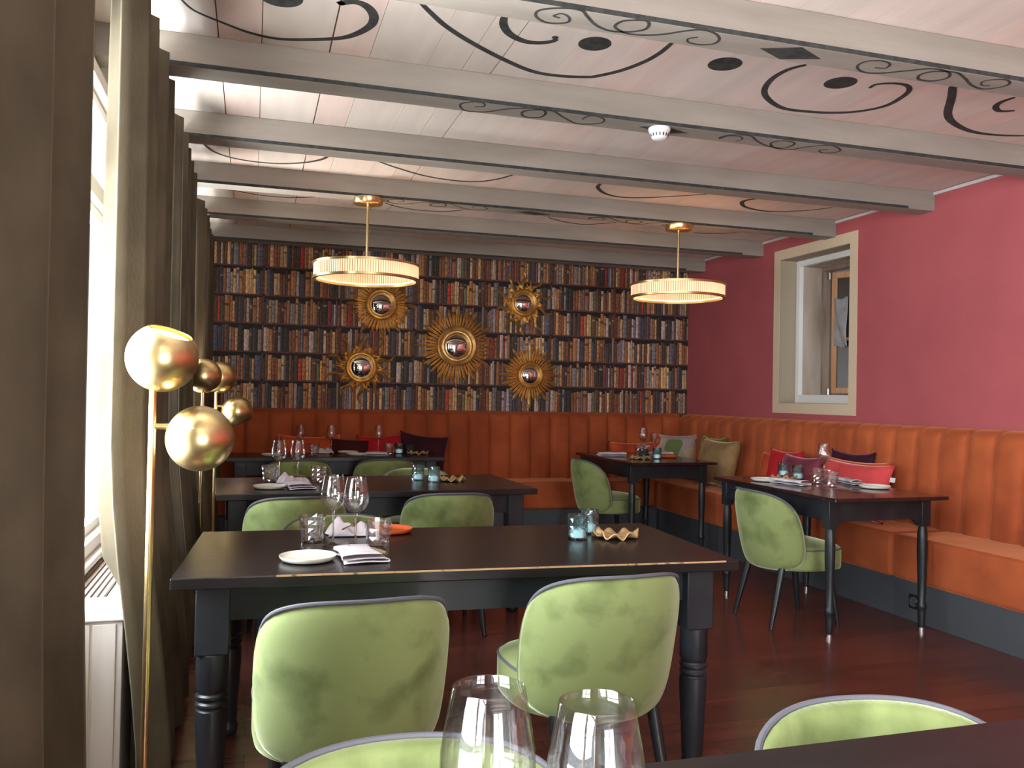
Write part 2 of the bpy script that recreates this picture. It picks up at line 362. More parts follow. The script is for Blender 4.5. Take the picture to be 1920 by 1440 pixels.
# niche window in the right wall
t = empty('window_4', (0,0,0)); S(t, 'recessed casement window in the crimson wall with a flat tan surround', 'window')
g = G(); o_ = .085; x0, x1 = XR-.006, XR+.002
g.box(x0,x1,NY0-o_,NY0,NZ0-o_,NZ1+o_); g.box(x0,x1,NY1,NY1+o_,NZ0-o_,NZ1+o_); g.box(x0,x1,NY0,NY1,NZ0-o_,NZ0); g.box(x0,x1,NY0,NY1,NZ1,NZ1+o_)
g.build('surround', M['tan'], t, smooth=0)
g = G(); d = .16
g.box(XR+.001,XR+d,NY0,NY0+.004,NZ0,NZ1); g.box(XR+.001,XR+d,NY1-.004,NY1,NZ0,NZ1)
g.box(XR+.001,XR+d,NY0+.004,NY1-.004,NZ1-.004,NZ1); g.box(XR+.001,XR+d,NY0+.004,NY1-.004,NZ0,NZ0+.004)
g.build('reveal', M['tan_reveal'], t, smooth=0)
g = G(); e = .05; a, b, z0, z1 = NY0+.004, NY1-.004, NZ0+.004, NZ1-.004
g.box(XR+d,XR+d+.04,a,a+e,z0,z1); g.box(XR+d,XR+d+.04,b-e,b,z0,z1); g.box(XR+d,XR+d+.04,a+e,b-e,z0,z0+.07); g.box(XR+d,XR+d+.04,a+e,b-e,z1-e,z1)
g.build('inner_frame', M['white'], t, smooth=0, bevel=.003)
g = G(); X2 = XR+d+.04; X3 = XR+.39
g.box(X2,X3,a+e-.01,a+e,z0+.07,z1-e); g.box(X2,X3,b-e,b-e+.01,z0+.07,z1-e); g.box(X2,X3,a+e,b-e,z1-e,z1-e+.01)
g.build('lining', M['old_wood'], t, smooth=0)
g = G(); g.box(X2,X3+.12,a+e,b-e,z0+.05,z0+.072); g.build('sill', M['white'], t, smooth=0, bevel=.003)
g = G(); g.box(X3,X3+.10,b-e-.02,b-e+.01,z0+.07,z1-e); g.box(X3,X3+.10,a+e-.01,a+e+.02,z0+.07,z1-e); g.box(X3,X3+.10,a+e+.02,b-e-.02,z1-e-.03,z1-e)
g.build('jamb', M['grey_wood'], t, smooth=0)
for zz in (z0+.10, z1-e-.07):
    G().lathe([(.011,-.03),(.011,.03)], 12, (X3+.05, b-e-.035, zz)).build('hinge', M['steel'], t)
# casement leaf standing open in the niche
cs = empty('casement', (X3+.09, b-e-.03, z0+.09)); cs.parent = t; cs.rotation_euler = (0,0,R(-62))
g = G(); Lw, Lh = .60, z1-e-.03-(z0+.09)-.01
g.box(0,Lw,-.02,.02,0,.05); g.box(0,Lw,-.02,.02,Lh-.05,Lh); g.box(0,.045,-.02,.02,.05,Lh-.05); g.box(Lw-.045,Lw,-.02,.02,.05,Lh-.05)
g.box(.045,Lw-.045,-.018,.018,.46,.49); g.box(Lw/2-.02,Lw/2+.02,-.019,.019,.05,Lh-.05)
g.build('casement_frame', M['orange_wood'], cs, smooth=0, bevel=.003)
G().box(.03,Lw-.03,-.004,.004,.03,Lh-.03).build('pane', M['pane_dark'], cs, smooth=0)
G().box(X3+.13, X3+1.3, NY0-.3, NY1+.5, NZ0-.1, NZ0-.05).build('ledge_beyond', M['grey_wood'], t, smooth=0)
g = G(); g.box(XR+T+.75, XR+T+.80, NY0-.6, NY1+1.6, .9, 2.8); g.build('room_beyond', M['pane_dark'], t, smooth=0)
# beams with painted line and scroll work
for i, yb in enumerate([-3.3, -2.3, -1.3, -.3, .68, 1.67, 2.665, 3.655, 4.655, 5.67, 6.67, 7.70]):
    y1 = yb+.14
    bm = S(G().box(XL-.05, XR, yb, y1, ZB, ZC).build('trim_%d' % (i+1), M['beam'], smooth=0, bevel=.004), 'grey-washed ceiling beam, number %d in depth from the rear wall' % (i+1), 'ceiling beam')
    G().box(-.40, XR-.22, yb-.0012, yb+.0015, ZB+.001, ZB+.018).build('painted_line', M['ink'], bm, smooth=0)
beamA = bpy.data.objects
names = ['first beam behind the rear window, out of view','second beam behind the viewer','third beam behind the viewer','beam just behind the viewer','beam above the near wine glasses, out of view','beam above the near dining table, out of view',
 'nearest visible grey ceiling beam with scroll painting at top right','grey ceiling beam with scroll painting that carries the smoke detector','plain grey ceiling beam next behind the smoke detector beam',
 'grey ceiling beam that carries both brass pendants','grey ceiling beam just behind the pendants','last grey ceiling beam, just before the bookshelf wallpaper']
for i, n in enumerate(names): bpy.data.objects['trim_%d' % (i+1)]['label'] = n
CEIL_ARCS = [
 ([(-0.283, 3.347), (-0.242, 3.429), (-0.144, 3.503), (-0.042, 3.565), (0.064, 3.587), (0.17, 3.56), (0.294, 3.505), (0.36, 3.444), (0.408, 3.348), (0.416, 3.27), (0.397, 3.205), (0.362, 3.162), (0.32, 3.154), (0.273, 3.189)], (0.012, 0.05)),
 ([(0.56, 3.075), (0.617, 3.151), (0.69, 3.238), (0.809, 3.344), (0.981, 3.468), (1.154, 3.563), (1.289, 3.574), (1.409, 3.545), (1.451, 3.516), (1.522, 3.424), (1.574, 3.304), (1.595, 3.195), (1.595, 3.087)], (0.03, 0.03)),
 ([(0.886, 3.085), (0.902, 3.153), (0.948, 3.225), (1.018, 3.27), (1.078, 3.271), (1.127, 3.242), (1.145, 3.208)], (0.04, 0.03)),
 ([(2.239, 3.097), (2.198, 3.174), (2.198, 3.294), (2.249, 3.424), (2.339, 3.52), (2.465, 3.594), (2.588, 3.599), (2.737, 3.569), (2.848, 3.503), (2.909, 3.399), (2.896, 3.271), (2.86, 3.187), (2.801, 3.145), (2.731, 3.149), (2.674, 3.184), (2.677, 3.232)], (0.035, 0.025)),
 ([(3.006, 3.084), (3.118, 3.205), (3.275, 3.388), (3.409, 3.488), (3.586, 3.561), (3.745, 3.57), (3.915, 3.526), (4.03, 3.435)], (0.05, 0.02)),
 ([(3.385, 3.1), (3.379, 3.171), (3.41, 3.231), (3.479, 3.271), (3.539, 3.241)], (0.03, 0.03)),
 ([(-0.329, 5.186), (-0.309, 5.245), (-0.257, 5.409), (-0.168, 5.509), (-0.035, 5.56), (0.116, 5.555), (0.254, 5.489), (0.346, 5.402), (0.395, 5.32), (0.414, 5.239)], (0.02, 0.03)),
 ([(0.708, 5.264), (0.838, 5.372), (1.039, 5.503), (1.239, 5.559), (1.407, 5.539), (1.52, 5.435), (1.597, 5.274)], (0.025, 0.025)),
 ([(2.214, 5.286), (2.237, 5.387), (2.348, 5.524), (2.498, 5.585), (2.671, 5.534), (2.859, 5.408), (3.036, 5.27)], (0.035, 0.02)),
 ([(3.428, 5.253), (3.373, 5.345), (3.391, 5.428), (3.496, 5.537), (3.691, 5.596), (3.845, 5.554), (3.998, 5.433), (4.079, 5.304)], (0.04, 0.02)),
 ([(-0.267, 6.332), (-0.146, 6.419), (0.047, 6.499), (0.271, 6.483), (0.477, 6.347)], (0.02, 0.02)),
 ([(0.918, 6.393), (1.059, 6.511), (1.248, 6.557), (1.421, 6.528), (1.541, 6.419)], (0.02, 0.02)),
 ([(2.241, 6.432), (2.418, 6.539), (2.633, 6.568), (2.886, 6.348)], (0.02, 0.02)),
 ([(3.621, 6.556), (3.822, 6.498), (3.988, 6.378)], (0.02, 0.02)),
]
CEIL_DOTS = [
 ((0.069, 3.206), 0.079),
 ((1.305, 3.201), 0.068),
 ((1.911, 3.208), 0.073),
 ((2.511, 3.222), 0.072),
 ((1.132, 3.197), 0.014),
 ((0.284, 3.18), 0.015),
 ((1.025, 5.221), 0.057),
 ((2.427, 5.203), 0.060),
]
BEAM_SCROLLS = [
 [(0.987, 2.743), (0.961, 2.735), (0.981, 2.71), (1.012, 2.725), (1.026, 2.76), (1.0, 2.783), (0.952, 2.791), (0.908, 2.762), (0.898, 2.719), (0.932, 2.686), (0.996, 2.663), (1.041, 2.668), (1.068, 2.697), (1.125, 2.753), (1.189, 2.78), (1.254, 2.767), (1.3, 2.732), (1.3, 2.691), (1.275, 2.664), (1.228, 2.676), (1.197, 2.7), (1.195, 2.746), (1.25, 2.778), (1.31, 2.775), (1.378, 2.746), (1.434, 2.699), (1.489, 2.665), (1.547, 2.673), (1.59, 2.71), (1.594, 2.753), (1.553, 2.778), (1.503, 2.775), (1.484, 2.748), (1.511, 2.723)],
 [(2.295, 2.743), (2.337, 2.733), (2.323, 2.693), (2.269, 2.68), (2.219, 2.708), (2.228, 2.761), (2.292, 2.796), (2.362, 2.777), (2.43, 2.729), (2.512, 2.676), (2.598, 2.686), (2.637, 2.731), (2.608, 2.778), (2.544, 2.783), (2.512, 2.74), (2.54, 2.695), (2.624, 2.677), (2.705, 2.713), (2.79, 2.763), (2.866, 2.78), (2.912, 2.744), (2.92, 2.703), (2.882, 2.673), (2.832, 2.679), (2.799, 2.715), (2.828, 2.749), (2.863, 2.742)],
 [(0.935, 3.715), (0.973, 3.701), (0.962, 3.66), (0.914, 3.656), (0.872, 3.693), (0.873, 3.737), (0.912, 3.784), (0.999, 3.768), (1.074, 3.702), (1.152, 3.658), (1.234, 3.651), (1.267, 3.693), (1.259, 3.752), (1.2, 3.773), (1.163, 3.731), (1.179, 3.678), (1.28, 3.649), (1.362, 3.714), (1.444, 3.774), (1.502, 3.769), (1.558, 3.732), (1.553, 3.676), (1.498, 3.647), (1.461, 3.669), (1.457, 3.711)],
 [(2.308, 3.757), (2.318, 3.715), (2.28, 3.683), (2.224, 3.695), (2.21, 3.746), (2.202, 3.722), (2.235, 3.673), (2.327, 3.657), (2.407, 3.72), (2.491, 3.766), (2.594, 3.777), (2.61, 3.701), (2.571, 3.668), (2.509, 3.672), (2.49, 3.727), (2.561, 3.79), (2.648, 3.777), (2.705, 3.705), (2.791, 3.653), (2.878, 3.69), (2.897, 3.734), (2.842, 3.775), (2.792, 3.743), (2.823, 3.711)],
]
BEAM_DIAMONDS = [
 [(1.775, 2.734), (1.914, 2.674), (2.047, 2.742), (1.902, 2.795)],
 [(1.752, 3.719), (1.845, 3.668), (2.022, 3.725), (1.91, 3.766)],
]

# ---- painted ornaments on ceiling boards and beam undersides
def ribbon(pts, w0, w1, z, name, parent, sub=6):
    P = [Vector((p[0], p[1])) for p in pts]; Q = []
    for i in range(len(P)-1):
        p0 = P[max(i-1,0)]; p1 = P[i]; p2 = P[i+1]; p3 = P[min(i+2,len(P)-1)]
        for k in range(sub):
            s = k/sub
            Q.append(.5*((2*p1)+(p2-p0)*s+(2*p0-5*p1+4*p2-p3)*s*s+(3*p1-p0-3*p2+p3)*s**3))
    Q.append(P[-1]); n = len(Q); v = []; f = []
    for i, q in enumerate(Q):
        t = (Q[min(i+1,n-1)]-Q[max(i-1,0)]); t = t.normalized() if t.length else Vector((1,0)); nn = Vector((-t.y, t.x))
        s = i/(n-1); wd = (w0+(w1-w0)*s)*(.55+.45*math.sin(PI*min(1,max(0,s)))**.5)*.5
        v += [(*(q+nn*wd), z), (*(q-nn*wd), z), (*(q+nn*wd), z+.0012), (*(q-nn*wd), z+.0012)]
    for i in range(n-1):
        a = 4*i; b = a+4; f += [(a,a+1,b+1,b),(a+2,b+2,b+3,a+3),(a,b,b+2,a+2),(a+1,a+3,b+3,b+1)]
    return G().add(v, f).build(name, M['ink'], parent, smooth=0)
for pts, (w0, w1) in CEIL_ARCS: ribbon(pts, w0, w1, ZC-.001, 'painted_scroll', ceiling)
for (cx, cy), r in CEIL_DOTS:
    G().lathe([(r,-.001),(r,.001)], 28, (cx,cy,ZC)).build('painted_dot', M['ink'], ceiling, smooth=0)
E_, A_, C_ = [bpy.data.objects['trim_%d' % i] for i in (7, 8, 10)]
for k, pts in enumerate(BEAM_SCROLLS): ribbon(pts, .012, .012, ZB-.001, 'painted_scroll', E_ if k < 2 else A_)
for k, pts in enumerate(BEAM_SCROLLS[2:]): ribbon([(a-(.02 if k == 0 else -.12), b+2.015) for a, b in pts], .011, .011, ZB-.001, 'painted_scroll', C_)
for k, pts in enumerate(BEAM_DIAMONDS): G().prism(pts, ZB-.001, ZB+.001).build('painted_diamond', M['ink'], E_ if k == 0 else A_, smooth=0)
G().prism([(a, b+2.015) for a, b in BEAM_DIAMONDS[1]], ZB-.001, ZB+.001).build('painted_diamond', M['ink'], C_, smooth=0)
# white cornice strips between the beams along the crimson wall, and the one over the wallpaper
ys = [1.81, 2.665, 2.805, 3.655, 3.795, 4.655, 4.795, 5.67, 5.81, 6.67, 6.81, 7.70]
cl = ['nearest, out of view', 'in front of the smoke detector beam', 'behind the smoke detector beam, longest in view', 'above the near side of the recessed window', 'above the recessed window', 'furthest, just before the last beam']
for k in range(6):
    S(G().box(XR-.014, XR, ys[2*k], ys[2*k+1], ZC-.028, ZC-.008).build('trim_%d' % (20+k), M['cornice'], smooth=0), 'thin white cornice strip atop the crimson wall, '+cl[k], 'cornice strip')
S(G().box(.66, 3.17, YB-.022, YB, 2.645, 2.658).build('trim_30', M['cornice'], smooth=0), 'thin white strip along the top of the bookshelf wallpaper', 'strip')

# ---- printed bookshelf wallpaper (flat pattern, colours per printed book)
def wallpaper():
    random.seed(11)
    v = []; f = []; cols = []
    Y = YB-.003
    def q(x0, x1, z0, z1, c):
        x0 = max(x0, -.43); x1 = min(x1, XR)
        if x1 <= x0: return
        n = len(v); v.extend([(x0,Y,z0),(x1,Y,z0),(x1,Y,z1),(x0,Y,z1)]); f.append((n,n+1,n+2,n+3)); cols.append(c)
    shelf = (.13,.048,.030); dark = (.010,.008,.008)
    pal = [(.26,.17,.09),(.33,.24,.13),(.14,.06,.03),(.09,.04,.025),(.05,.025,.02),(.03,.035,.06),(.045,.06,.12),(.08,.10,.20),(.17,.16,.20),
           (.24,.22,.24),(.28,.03,.022),(.16,.02,.018),(.07,.09,.055),(.02,.02,.022),(.36,.23,.045),(.20,.10,.05),(.035,.03,.03),(.30,.26,.20),(.10,.11,.14)]
    wts = [4,4,4,3,3,2,1.6,1.2,2.6,2.4,1.6,1.8,1.2,2.5,1.2,4,2.6,3,1.6]
    zs = [1.147+.2585*k for k in range(7)]; xs = [.078+.695*k for k in range(-1, 8)]
    # the paper repeats: two drops of book rows alternate
    rows = {}
    def row(seed):
        rnd = random.Random(seed); x = 0; out = []
        while x < .695-.02-.012:
            wd = min(rnd.choice([.017,.02,.022,.025,.028,.032,.036,.05]), .695-.014-x)
            if .695-.014-x-wd < .012: wd = .695-.014-x
            out.append((x, wd, rnd.uniform(.185,.236), rnd.choices(range(len(pal)), wts)[0], rnd.random(), rnd.uniform(.75,1.2))); x += wd
        return out
    for bi in range(len(xs)-1):
        for zi in range(6):
            key = (zi*2+bi) % 8
            if key not in rows: rows[key] = row(100+key*7)
            z0 = zs[zi]+.007; z1 = zs[zi+1]-.007; X = xs[bi]+.007
            top = min(z1, 2.745)
            for (x, wd, h, ci, rn, br) in rows[key]:
                c = tuple(min(1, (a*1.6+.008)*br*q_) for a, q_ in zip(pal[ci], (1.15,.98,.78))); a0 = X+x; a1 = a0+wd; zt = min(z0+h, top)
                g1 = wd*.12
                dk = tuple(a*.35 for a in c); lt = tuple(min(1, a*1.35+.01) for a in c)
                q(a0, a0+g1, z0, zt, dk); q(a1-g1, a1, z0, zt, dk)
                b0, b1 = a0+g1, a1-g1; bm = b0+(b1-b0)*.4
                if rn < .24 and wd > .021:
                    za = z0+(zt-z0)*(.55+1.1*rn); zb = za+(zt-z0)*(.05+.25*(br-.75))
                    bc = tuple(a*.3 for a in c) if sum(c) > .3 else (.34,.26,.14)
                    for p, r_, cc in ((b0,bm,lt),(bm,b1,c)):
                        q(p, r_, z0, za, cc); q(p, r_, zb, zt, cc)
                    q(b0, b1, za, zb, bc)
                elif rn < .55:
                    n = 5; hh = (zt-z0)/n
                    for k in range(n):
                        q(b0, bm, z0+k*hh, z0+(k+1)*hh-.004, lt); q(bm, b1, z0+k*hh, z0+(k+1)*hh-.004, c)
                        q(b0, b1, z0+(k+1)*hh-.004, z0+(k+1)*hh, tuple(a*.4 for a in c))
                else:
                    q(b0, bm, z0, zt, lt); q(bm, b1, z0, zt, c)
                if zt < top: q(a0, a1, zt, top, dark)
            # shelf board and upright
            q(xs[bi]+.007, xs[bi+1]-.007, zs[zi+1]-.007, zs[zi+1]+.007, shelf)
            q(xs[bi]-.007, xs[bi]+.007, zs[zi]-.007, zs[zi+1]+.007, shelf)
        q(xs[bi]-.007, xs[bi+1]-.007, 1.10, zs[0]+.007, shelf)
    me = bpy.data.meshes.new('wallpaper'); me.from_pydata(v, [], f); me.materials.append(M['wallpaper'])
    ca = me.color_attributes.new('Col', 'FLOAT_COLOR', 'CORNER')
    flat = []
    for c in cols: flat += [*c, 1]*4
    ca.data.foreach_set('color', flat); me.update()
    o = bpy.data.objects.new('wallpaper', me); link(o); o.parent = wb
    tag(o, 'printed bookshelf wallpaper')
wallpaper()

# ---- radiator cover and outside parasol
t = empty('radiator_cover', (0,0,0)); tag(t, 'white radiator cover with slatted wooden grille below the window', 'radiator cover')
g = G(); CY0, CY1, CZ = 2.92, 7.40, .60
g.box(XL+.002, -.375, CY0+.012, CY0+.03, 0, CZ-.03); g.box(-.393, -.375, CY0+.03, CY1, 0, CZ-.03)
for k in range(3): g.box(-.615+.075*k+.004, -.615+.075*(k+1)-.004, CY0+.006, CY0+.012, .01, CZ-.04)
g.build('panel', M['cream'], t, smooth=0, bevel=.002)
g = G(); g.box(XL+.002, -.36, CY0, CY0+.22, CZ-.03, CZ); g.box(-.455, -.36, CY0+.22, CY1, CZ-.03, CZ)
for k in range(5): g.box(XL+.002, -.455, CY0+1.1+k, CY0+1.16+k, CZ-.03, CZ)
g.build('top_board', M['white'], t, smooth=0, bevel=.005)
g = G()
for k in range(7): g.box(XL+.012+.021*k, XL+.012+.021*k+.013, CY0+.22, CY1, CZ-.018, CZ-.006)
g.build('grille', M['grille'], t, smooth=0)
S(G().box(XL+.001, XL+.05, 1.95, 5.0, .615, .64).build('trim_31', M['window_paint'], smooth=0, bevel=.004), 'window board under the tall window', 'sill')
pr = empty('closed_parasol', (-.90, 5.80, 0)); tag(pr, 'closed blue-grey parasol standing outside the window', 'parasol')
def pf(u, v):
    a = 2*PI*u; rr = (.022+.030*math.sin(PI*min(1,(1-v)*.62+.05)))*(1+.16*math.cos(9*a)); return (rr*math.cos(a), rr*math.sin(a), .55+2.4*v)
G().grid(pf, 108, 14, wrap=True).build('canopy', M['parasol'], pr, solid=.01)
G().lathe([(.018,.05),(.018,3.05)], 12).build('pole', M['steel'], pr)
G().lathe([(.13,0),(.13,.06),(.03,.1)], 20).build('base', M['charcoal'], pr)

# ---- curtains, with unseen gaps added between the farther panels to let daylight in
def curtain(label, y0, y1, nf, x0, amp, seed, flare=.05, ztop=2.6, phase=0, lead=0, over=False):
    rnd = random.Random(seed); ph = [rnd.uniform(-.5,.5) for _ in range(nf+2)]; am = [rnd.uniform(.85,1.15) for _ in range(nf+2)]
    def fn(u, v):
        z = .015+(ztop-.015)*v; s = u*nf; i = int(s); fr = s-i
        A = am[i]*(1-fr)+am[min(i+1, nf+1)]*fr
        low = (1-v)
        a_ = amp*A*(.8+.2*low+.05*math.sin(3*low+i))
        ang = 2*PI*s+phase
        ss = min(1, max(0, (low-.55)/.45)); ss = ss*ss*(3-2*ss)
        x = x0+a_*math.sin(ang)+flare*ss
        if over and z < .66: x = max(x, -.350)
        yy = y0+(y1-y0)*u + .022*math.sin(2*ang)+lead*low*(1-u)
        return (max(x, XL+.27 if 0 else -.56), yy, z)
    o = G().grid(fn, nf*18, 14).build('curtain', M['curtain'], smooth=180, solid=.008, recalc=False)
    return tag(o, label, 'curtain', 'floor-length taupe curtains along the window wall')
curtain('near taupe velvet curtain at the left edge, before the window gap', .72, 2.12, 3, -.430, .085, 3, .02, phase=PI/2)
curtain('taupe velvet curtain just behind the near brass floor lamp', 2.80, 4.05, 4, -.405, .080, 8, .10, phase=.0, over=True)
curtain('middle taupe velvet curtain behind the rearmost brass floor lamps', 4.25, 5.60, 5, -.39, .06, 21, .08, over=True)
curtain('taupe velvet curtain at the far end, beside the bookshelf wallpaper', 6.10, 7.93, 7, -.385, .055, 33, .08, over=True)
t = empty('curtain_rail', (0,0,0)); tag(t, 'dark curtain rail along the window wall under the beams', 'curtain rail')
G().tube([(-.40, 1.2, 2.59), (-.40, 7.95, 2.59)], .012, 10).build('rail', M['black_plastic'], t)
for yb in (1.74, 2.73, 3.72, 4.72, 5.74, 6.74, 7.77):
    G().box(-.41, -.39, yb-.012, yb+.012, 2.595, 2.612).build('bracket', M['black_plastic'], t, smooth=0)

# ================================================================ CORNER BANQUETTE
bq = empty('corner_banquette', (0,0,0)); tag(bq, 'long corner banquette in channelled rust-orange velvet on a charcoal plinth', 'banquette')
SF, SB = 3.78, 7.50          # seat fronts: right arm in x, back arm in y
G().box(-.27, 3.82, SB+.04, SB+.06, 0, .245).build('plinth', M['charcoal'], bq, smooth=0)
for a, b in ((-1.0, 1.05), (1.055, 4.318), (4.322, SB+.04)):
    G().box(3.81, 3.83, a, b, 0, .245).build('plinth', M['charcoal'], bq, smooth=0, bevel=.001)
def rbox(x0,x1,y0,y1,z0,z1): return G().box(x0,x1,y0,y1,z0,z1)
for a, b in ((-.27, 1.30), (1.305, 3.0), (3.005, SF-.003)):
    rbox(a, b, SB, YB-.01, .25, .505).build('seat', M['velvet_orange'], bq, smooth=60, bevel=.028, segs=4)
for a, b in ((-1.0, 1.05), (1.055, 2.70), (2.705, 4.318), (4.323, 5.9), (5.905, YB-.01)):
    rbox(SF, XR-.01, a, b, .235, .505).build('seat', M['velvet_orange'], bq, smooth=60, bevel=.028, segs=4)
def channels(n0, pitch, n, fn, name):
    # fn(s, t, d): s along the wall, t height 0..1, d bulge depth
    sub = 12
    def f(u, v):
        s = u*n; fr = s-math.floor(s) if s < n else 1.0
        bul = .036*max(0, 1-abs(2*fr-1)**3.2)**.6
        top = max(0, (v-.9)/.1); bul2 = bul*(1-.3*top)
        return fn(n0+pitch*s, v, bul2, top)
    g = G().grid(f, n*sub, 26)
    return g.build(name, M['velvet_orange'], bq, smooth=70, recalc=False)
def fb(s, v, b, top):
    z = .47+.68*v if v < .9 else .47+.68*.9+.068*math.sin((v-.9)/.1*PI/2)
    base = 7.915+.03*v
    yy = base-b + (.10*(1-math.cos(top*PI/2)) if top else 0)
    return (s, yy, z)
channels(-.2665, .2065, 22, lambda s,v,b,t: fb(min(s, 4.30),v,b,t), 'backrest')
def fr_(s, v, b, top):
    z = .47+.68*v if v < .9 else .47+.68*.9+.068*math.sin((v-.9)/.1*PI/2)
    base = 4.215+.055*v
    xx = base-b + (.12*(1-math.cos(top*PI/2)) if top else 0)
    return (xx, s, z)
channels(-1.0, .2085, 43, lambda s,v,b,t: fr_(min(s, 7.93),v,b,t), 'backrest')
t = empty('power_outlet', (3.81, 4.15, .118)); tag(t, 'black power socket set in the charcoal plinth of the banquette', 'socket')
G().box(-.008, 0, -.043, .043, -.043, .043).build('cover_plate', M['black_plastic'], t, smooth=0, bevel=.002)
G().lathe([(.030,-.001),(.030,.0065),(.027,.0065),(.026,.001)], 28).build('socket_face', M['charcoal'], t)
o = t.children[-1]; o.rotation_euler = (0, R(-90), 0); o.location = (-.0085, 0, 0)
for dy, dz in ((-.012,-.006),(.012,-.006),(0,.012)):
    h = G().lathe([(.005,0),(.005,.003)], 12).build('socket_hole', M['chair_leg'], t); h.rotation_euler = (0, R(-90), 0); h.location = (-.0095, dy, dz)

# ---- cushions
def cushion(name, label, m, loc, w_, h_, th, rz=0, tilt=12, roll_=0, seed=1, pip=None, ruffle=0, square=.10):
    rnd = random.Random(seed); a1, a2, a3 = [rnd.uniform(0, 6) for _ in range(3)]
    g = G(); n = 22
    def f(sgn):
        def q(u, v):
            a = 2*u-1; b = 2*v-1
            x = w_/2*a*(1-square*(1-b*b)); z = h_/2*b*(1-square*1.2*(1-a*a))
            tk = ((1-a**4)*(1-b**4))**.55
            wr = .006*math.sin(9*a+a1+3*b)*math.sin(5*b+a2)*(abs(a)+.3)
            rf = ruffle*math.sin(24*a+5*b+a3)*max(0, b)**2
            return (x, -sgn*(th/2*tk+wr*tk+ (rf*tk if sgn > 0 else 0)), z+h_/2)
        return q
    g.grid(f(1), n, n); g.grid(f(-1), n, n)
    o = g.build(name, m, None, smooth=180)
    import bmesh
    b = bmesh.new(); b.from_mesh(o.data); bmesh.ops.remove_doubles(b, verts=b.verts, dist=.0005); bmesh.ops.recalc_face_normals(b, faces=b.faces); b.to_mesh(o.data); b.free()
    o.location = loc; o.rotation_euler = (R(-tilt), R(roll_), rz); o.rotation_mode = 'XYZ'
    if pip:
        pts = []
        for k in range(80):
            s = k/20; i = int(s); r = (s-i)*2-1
            a, b_ = [(r,-1),(1,r),(-r,1),(-1,-r)][i]
            pts.append((w_/2*a*(1-square*(1-b_*b_)), 0, h_/2*b_*(1-square*1.2*(1-a*a))+h_/2))
        G().tube(pts, .006, 6, closed=True).build('piping', pip, o)
    return tag(o, label, 'cushion')
ZS = .507
cushion('cushion', 'orange cushion with bright piping, leftmost behind the far table', M['cu_orange'], (.50, 7.75, ZS), .54, .42, .13, tilt=10, pip=M['piping_orange'], seed=1)
cushion('cushion', 'dark maroon cushion behind the far table, second from left', M['cu_maroon'], (.83, 7.74, ZS), .42, .40, .12, tilt=9, roll_=3, seed=2)
cushion('cushion', 'bright red cushion behind the far table, beside the plum one', M['cu_red'], (1.14, 7.76, ZS), .42, .43, .13, tilt=10, roll_=-2, seed=3)
cushion('cushion', 'dark plum cushion with a high corner, rightmost behind the far table', M['cu_plum'], (1.50, 7.75, ZS+.01), .47, .43, .13, tilt=10, roll_=7, seed=4)
cushion('cushion', 'plain rust-red rectangular cushion on the back bench near the corner', M['cu_orange'], (3.66, 7.74, ZS), .52, .37, .14, tilt=10, seed=5)
cushion('cushion', 'tan ruffled velvet cushion, largest in the banquette corner', M['cu_tan'], (4.02, 6.86, ZS), .62, .45, .17, rz=R(-90), tilt=12, seed=7, ruffle=.012)
cushion('cushion', 'olive green cushion mostly hidden behind the tan ruffled one', M['cu_green'], (4.13, 7.12, ZS), .46, .46, .10, rz=R(-90), tilt=8, seed=8)
cushion('cushion', 'orange cushion with folds, leftmost of the pile behind the right table', M['cu_orange'], (4.13, 6.12, ZS), .42, .37, .11, rz=R(-90), tilt=10, seed=9)
cushion('cushion', 'bright red cushion standing in the pile behind the right table', M['cu_red'], (4.02, 5.84, ZS), .44, .42, .11, rz=R(-90), tilt=10, seed=10)
cushion('cushion', 'mauve cushion in front of the red one behind the right table', M['cu_mauve'], (3.93, 5.52, ZS), .50, .40, .12, rz=R(-92), tilt=12, seed=11)
cushion('cushion', 'dark plum cushion, only its corner shows above the coral one', M['cu_plum'], (4.15, 5.20, ZS), .48, .45, .09, rz=R(-90), tilt=7, seed=12)
cushion('cushion', 'plain orange cushion peeking out behind the long coral one', M['cu_orange'], (4.06, 5.06, ZS), .68, .40, .10, rz=R(-90), tilt=10, seed=13)
co = cushion('cushion', 'long coral cushion with a white tag, in front behind the right table', M['cu_coral'], (3.94, 4.93, ZS), .70, .40, .14, rz=R(-90), tilt=14, seed=14)
G().box(.33, .375, -.004, .0, .285, .315).build('tag', M['white'], co, smooth=0)
def floral():
    m = mat('floral_velvet', (.34,.27,.24), .8, sheen=.5, sheen_tint=(.9,.8,.8), spec=.2); nt = m.node_tree; N = nt.nodes; L = nt.links
    vo = N.new('ShaderNodeTexNoise'); vo.inputs['Scale'].default_value = 4.2; vo.inputs['Detail'].default_value = 1.5; tc = N.new('ShaderNodeTexCoord'); L.new(tc.outputs['Object'], vo.inputs['Vector'])
    cr = N.new('ShaderNodeValToRGB'); cr.color_ramp.interpolation = 'CONSTANT'; el = cr.color_ramp.elements
    el[0].position = 0; el[0].color = (.13,.17,.06,1); el[1].position = .42; el[1].color = (.34,.26,.25,1)
    e = el.new(.53); e.color = (.42,.32,.20,1); e = el.new(.62); e.color = (.42,.05,.04,1); e = el.new(.66); e.color = (.2,.22,.10,1)
    L.new(vo.outputs[0], cr.inputs[0]); L.new(cr.outputs[0], N['Principled BSDF'].inputs['Base Color']); return m
cushion('cushion', 'floral cushion in pink, cream and green, standing in the banquette corner', floral(), (4.02, 7.60, ZS), .48, .46, .14, rz=R(-38), tilt=10, seed=6)

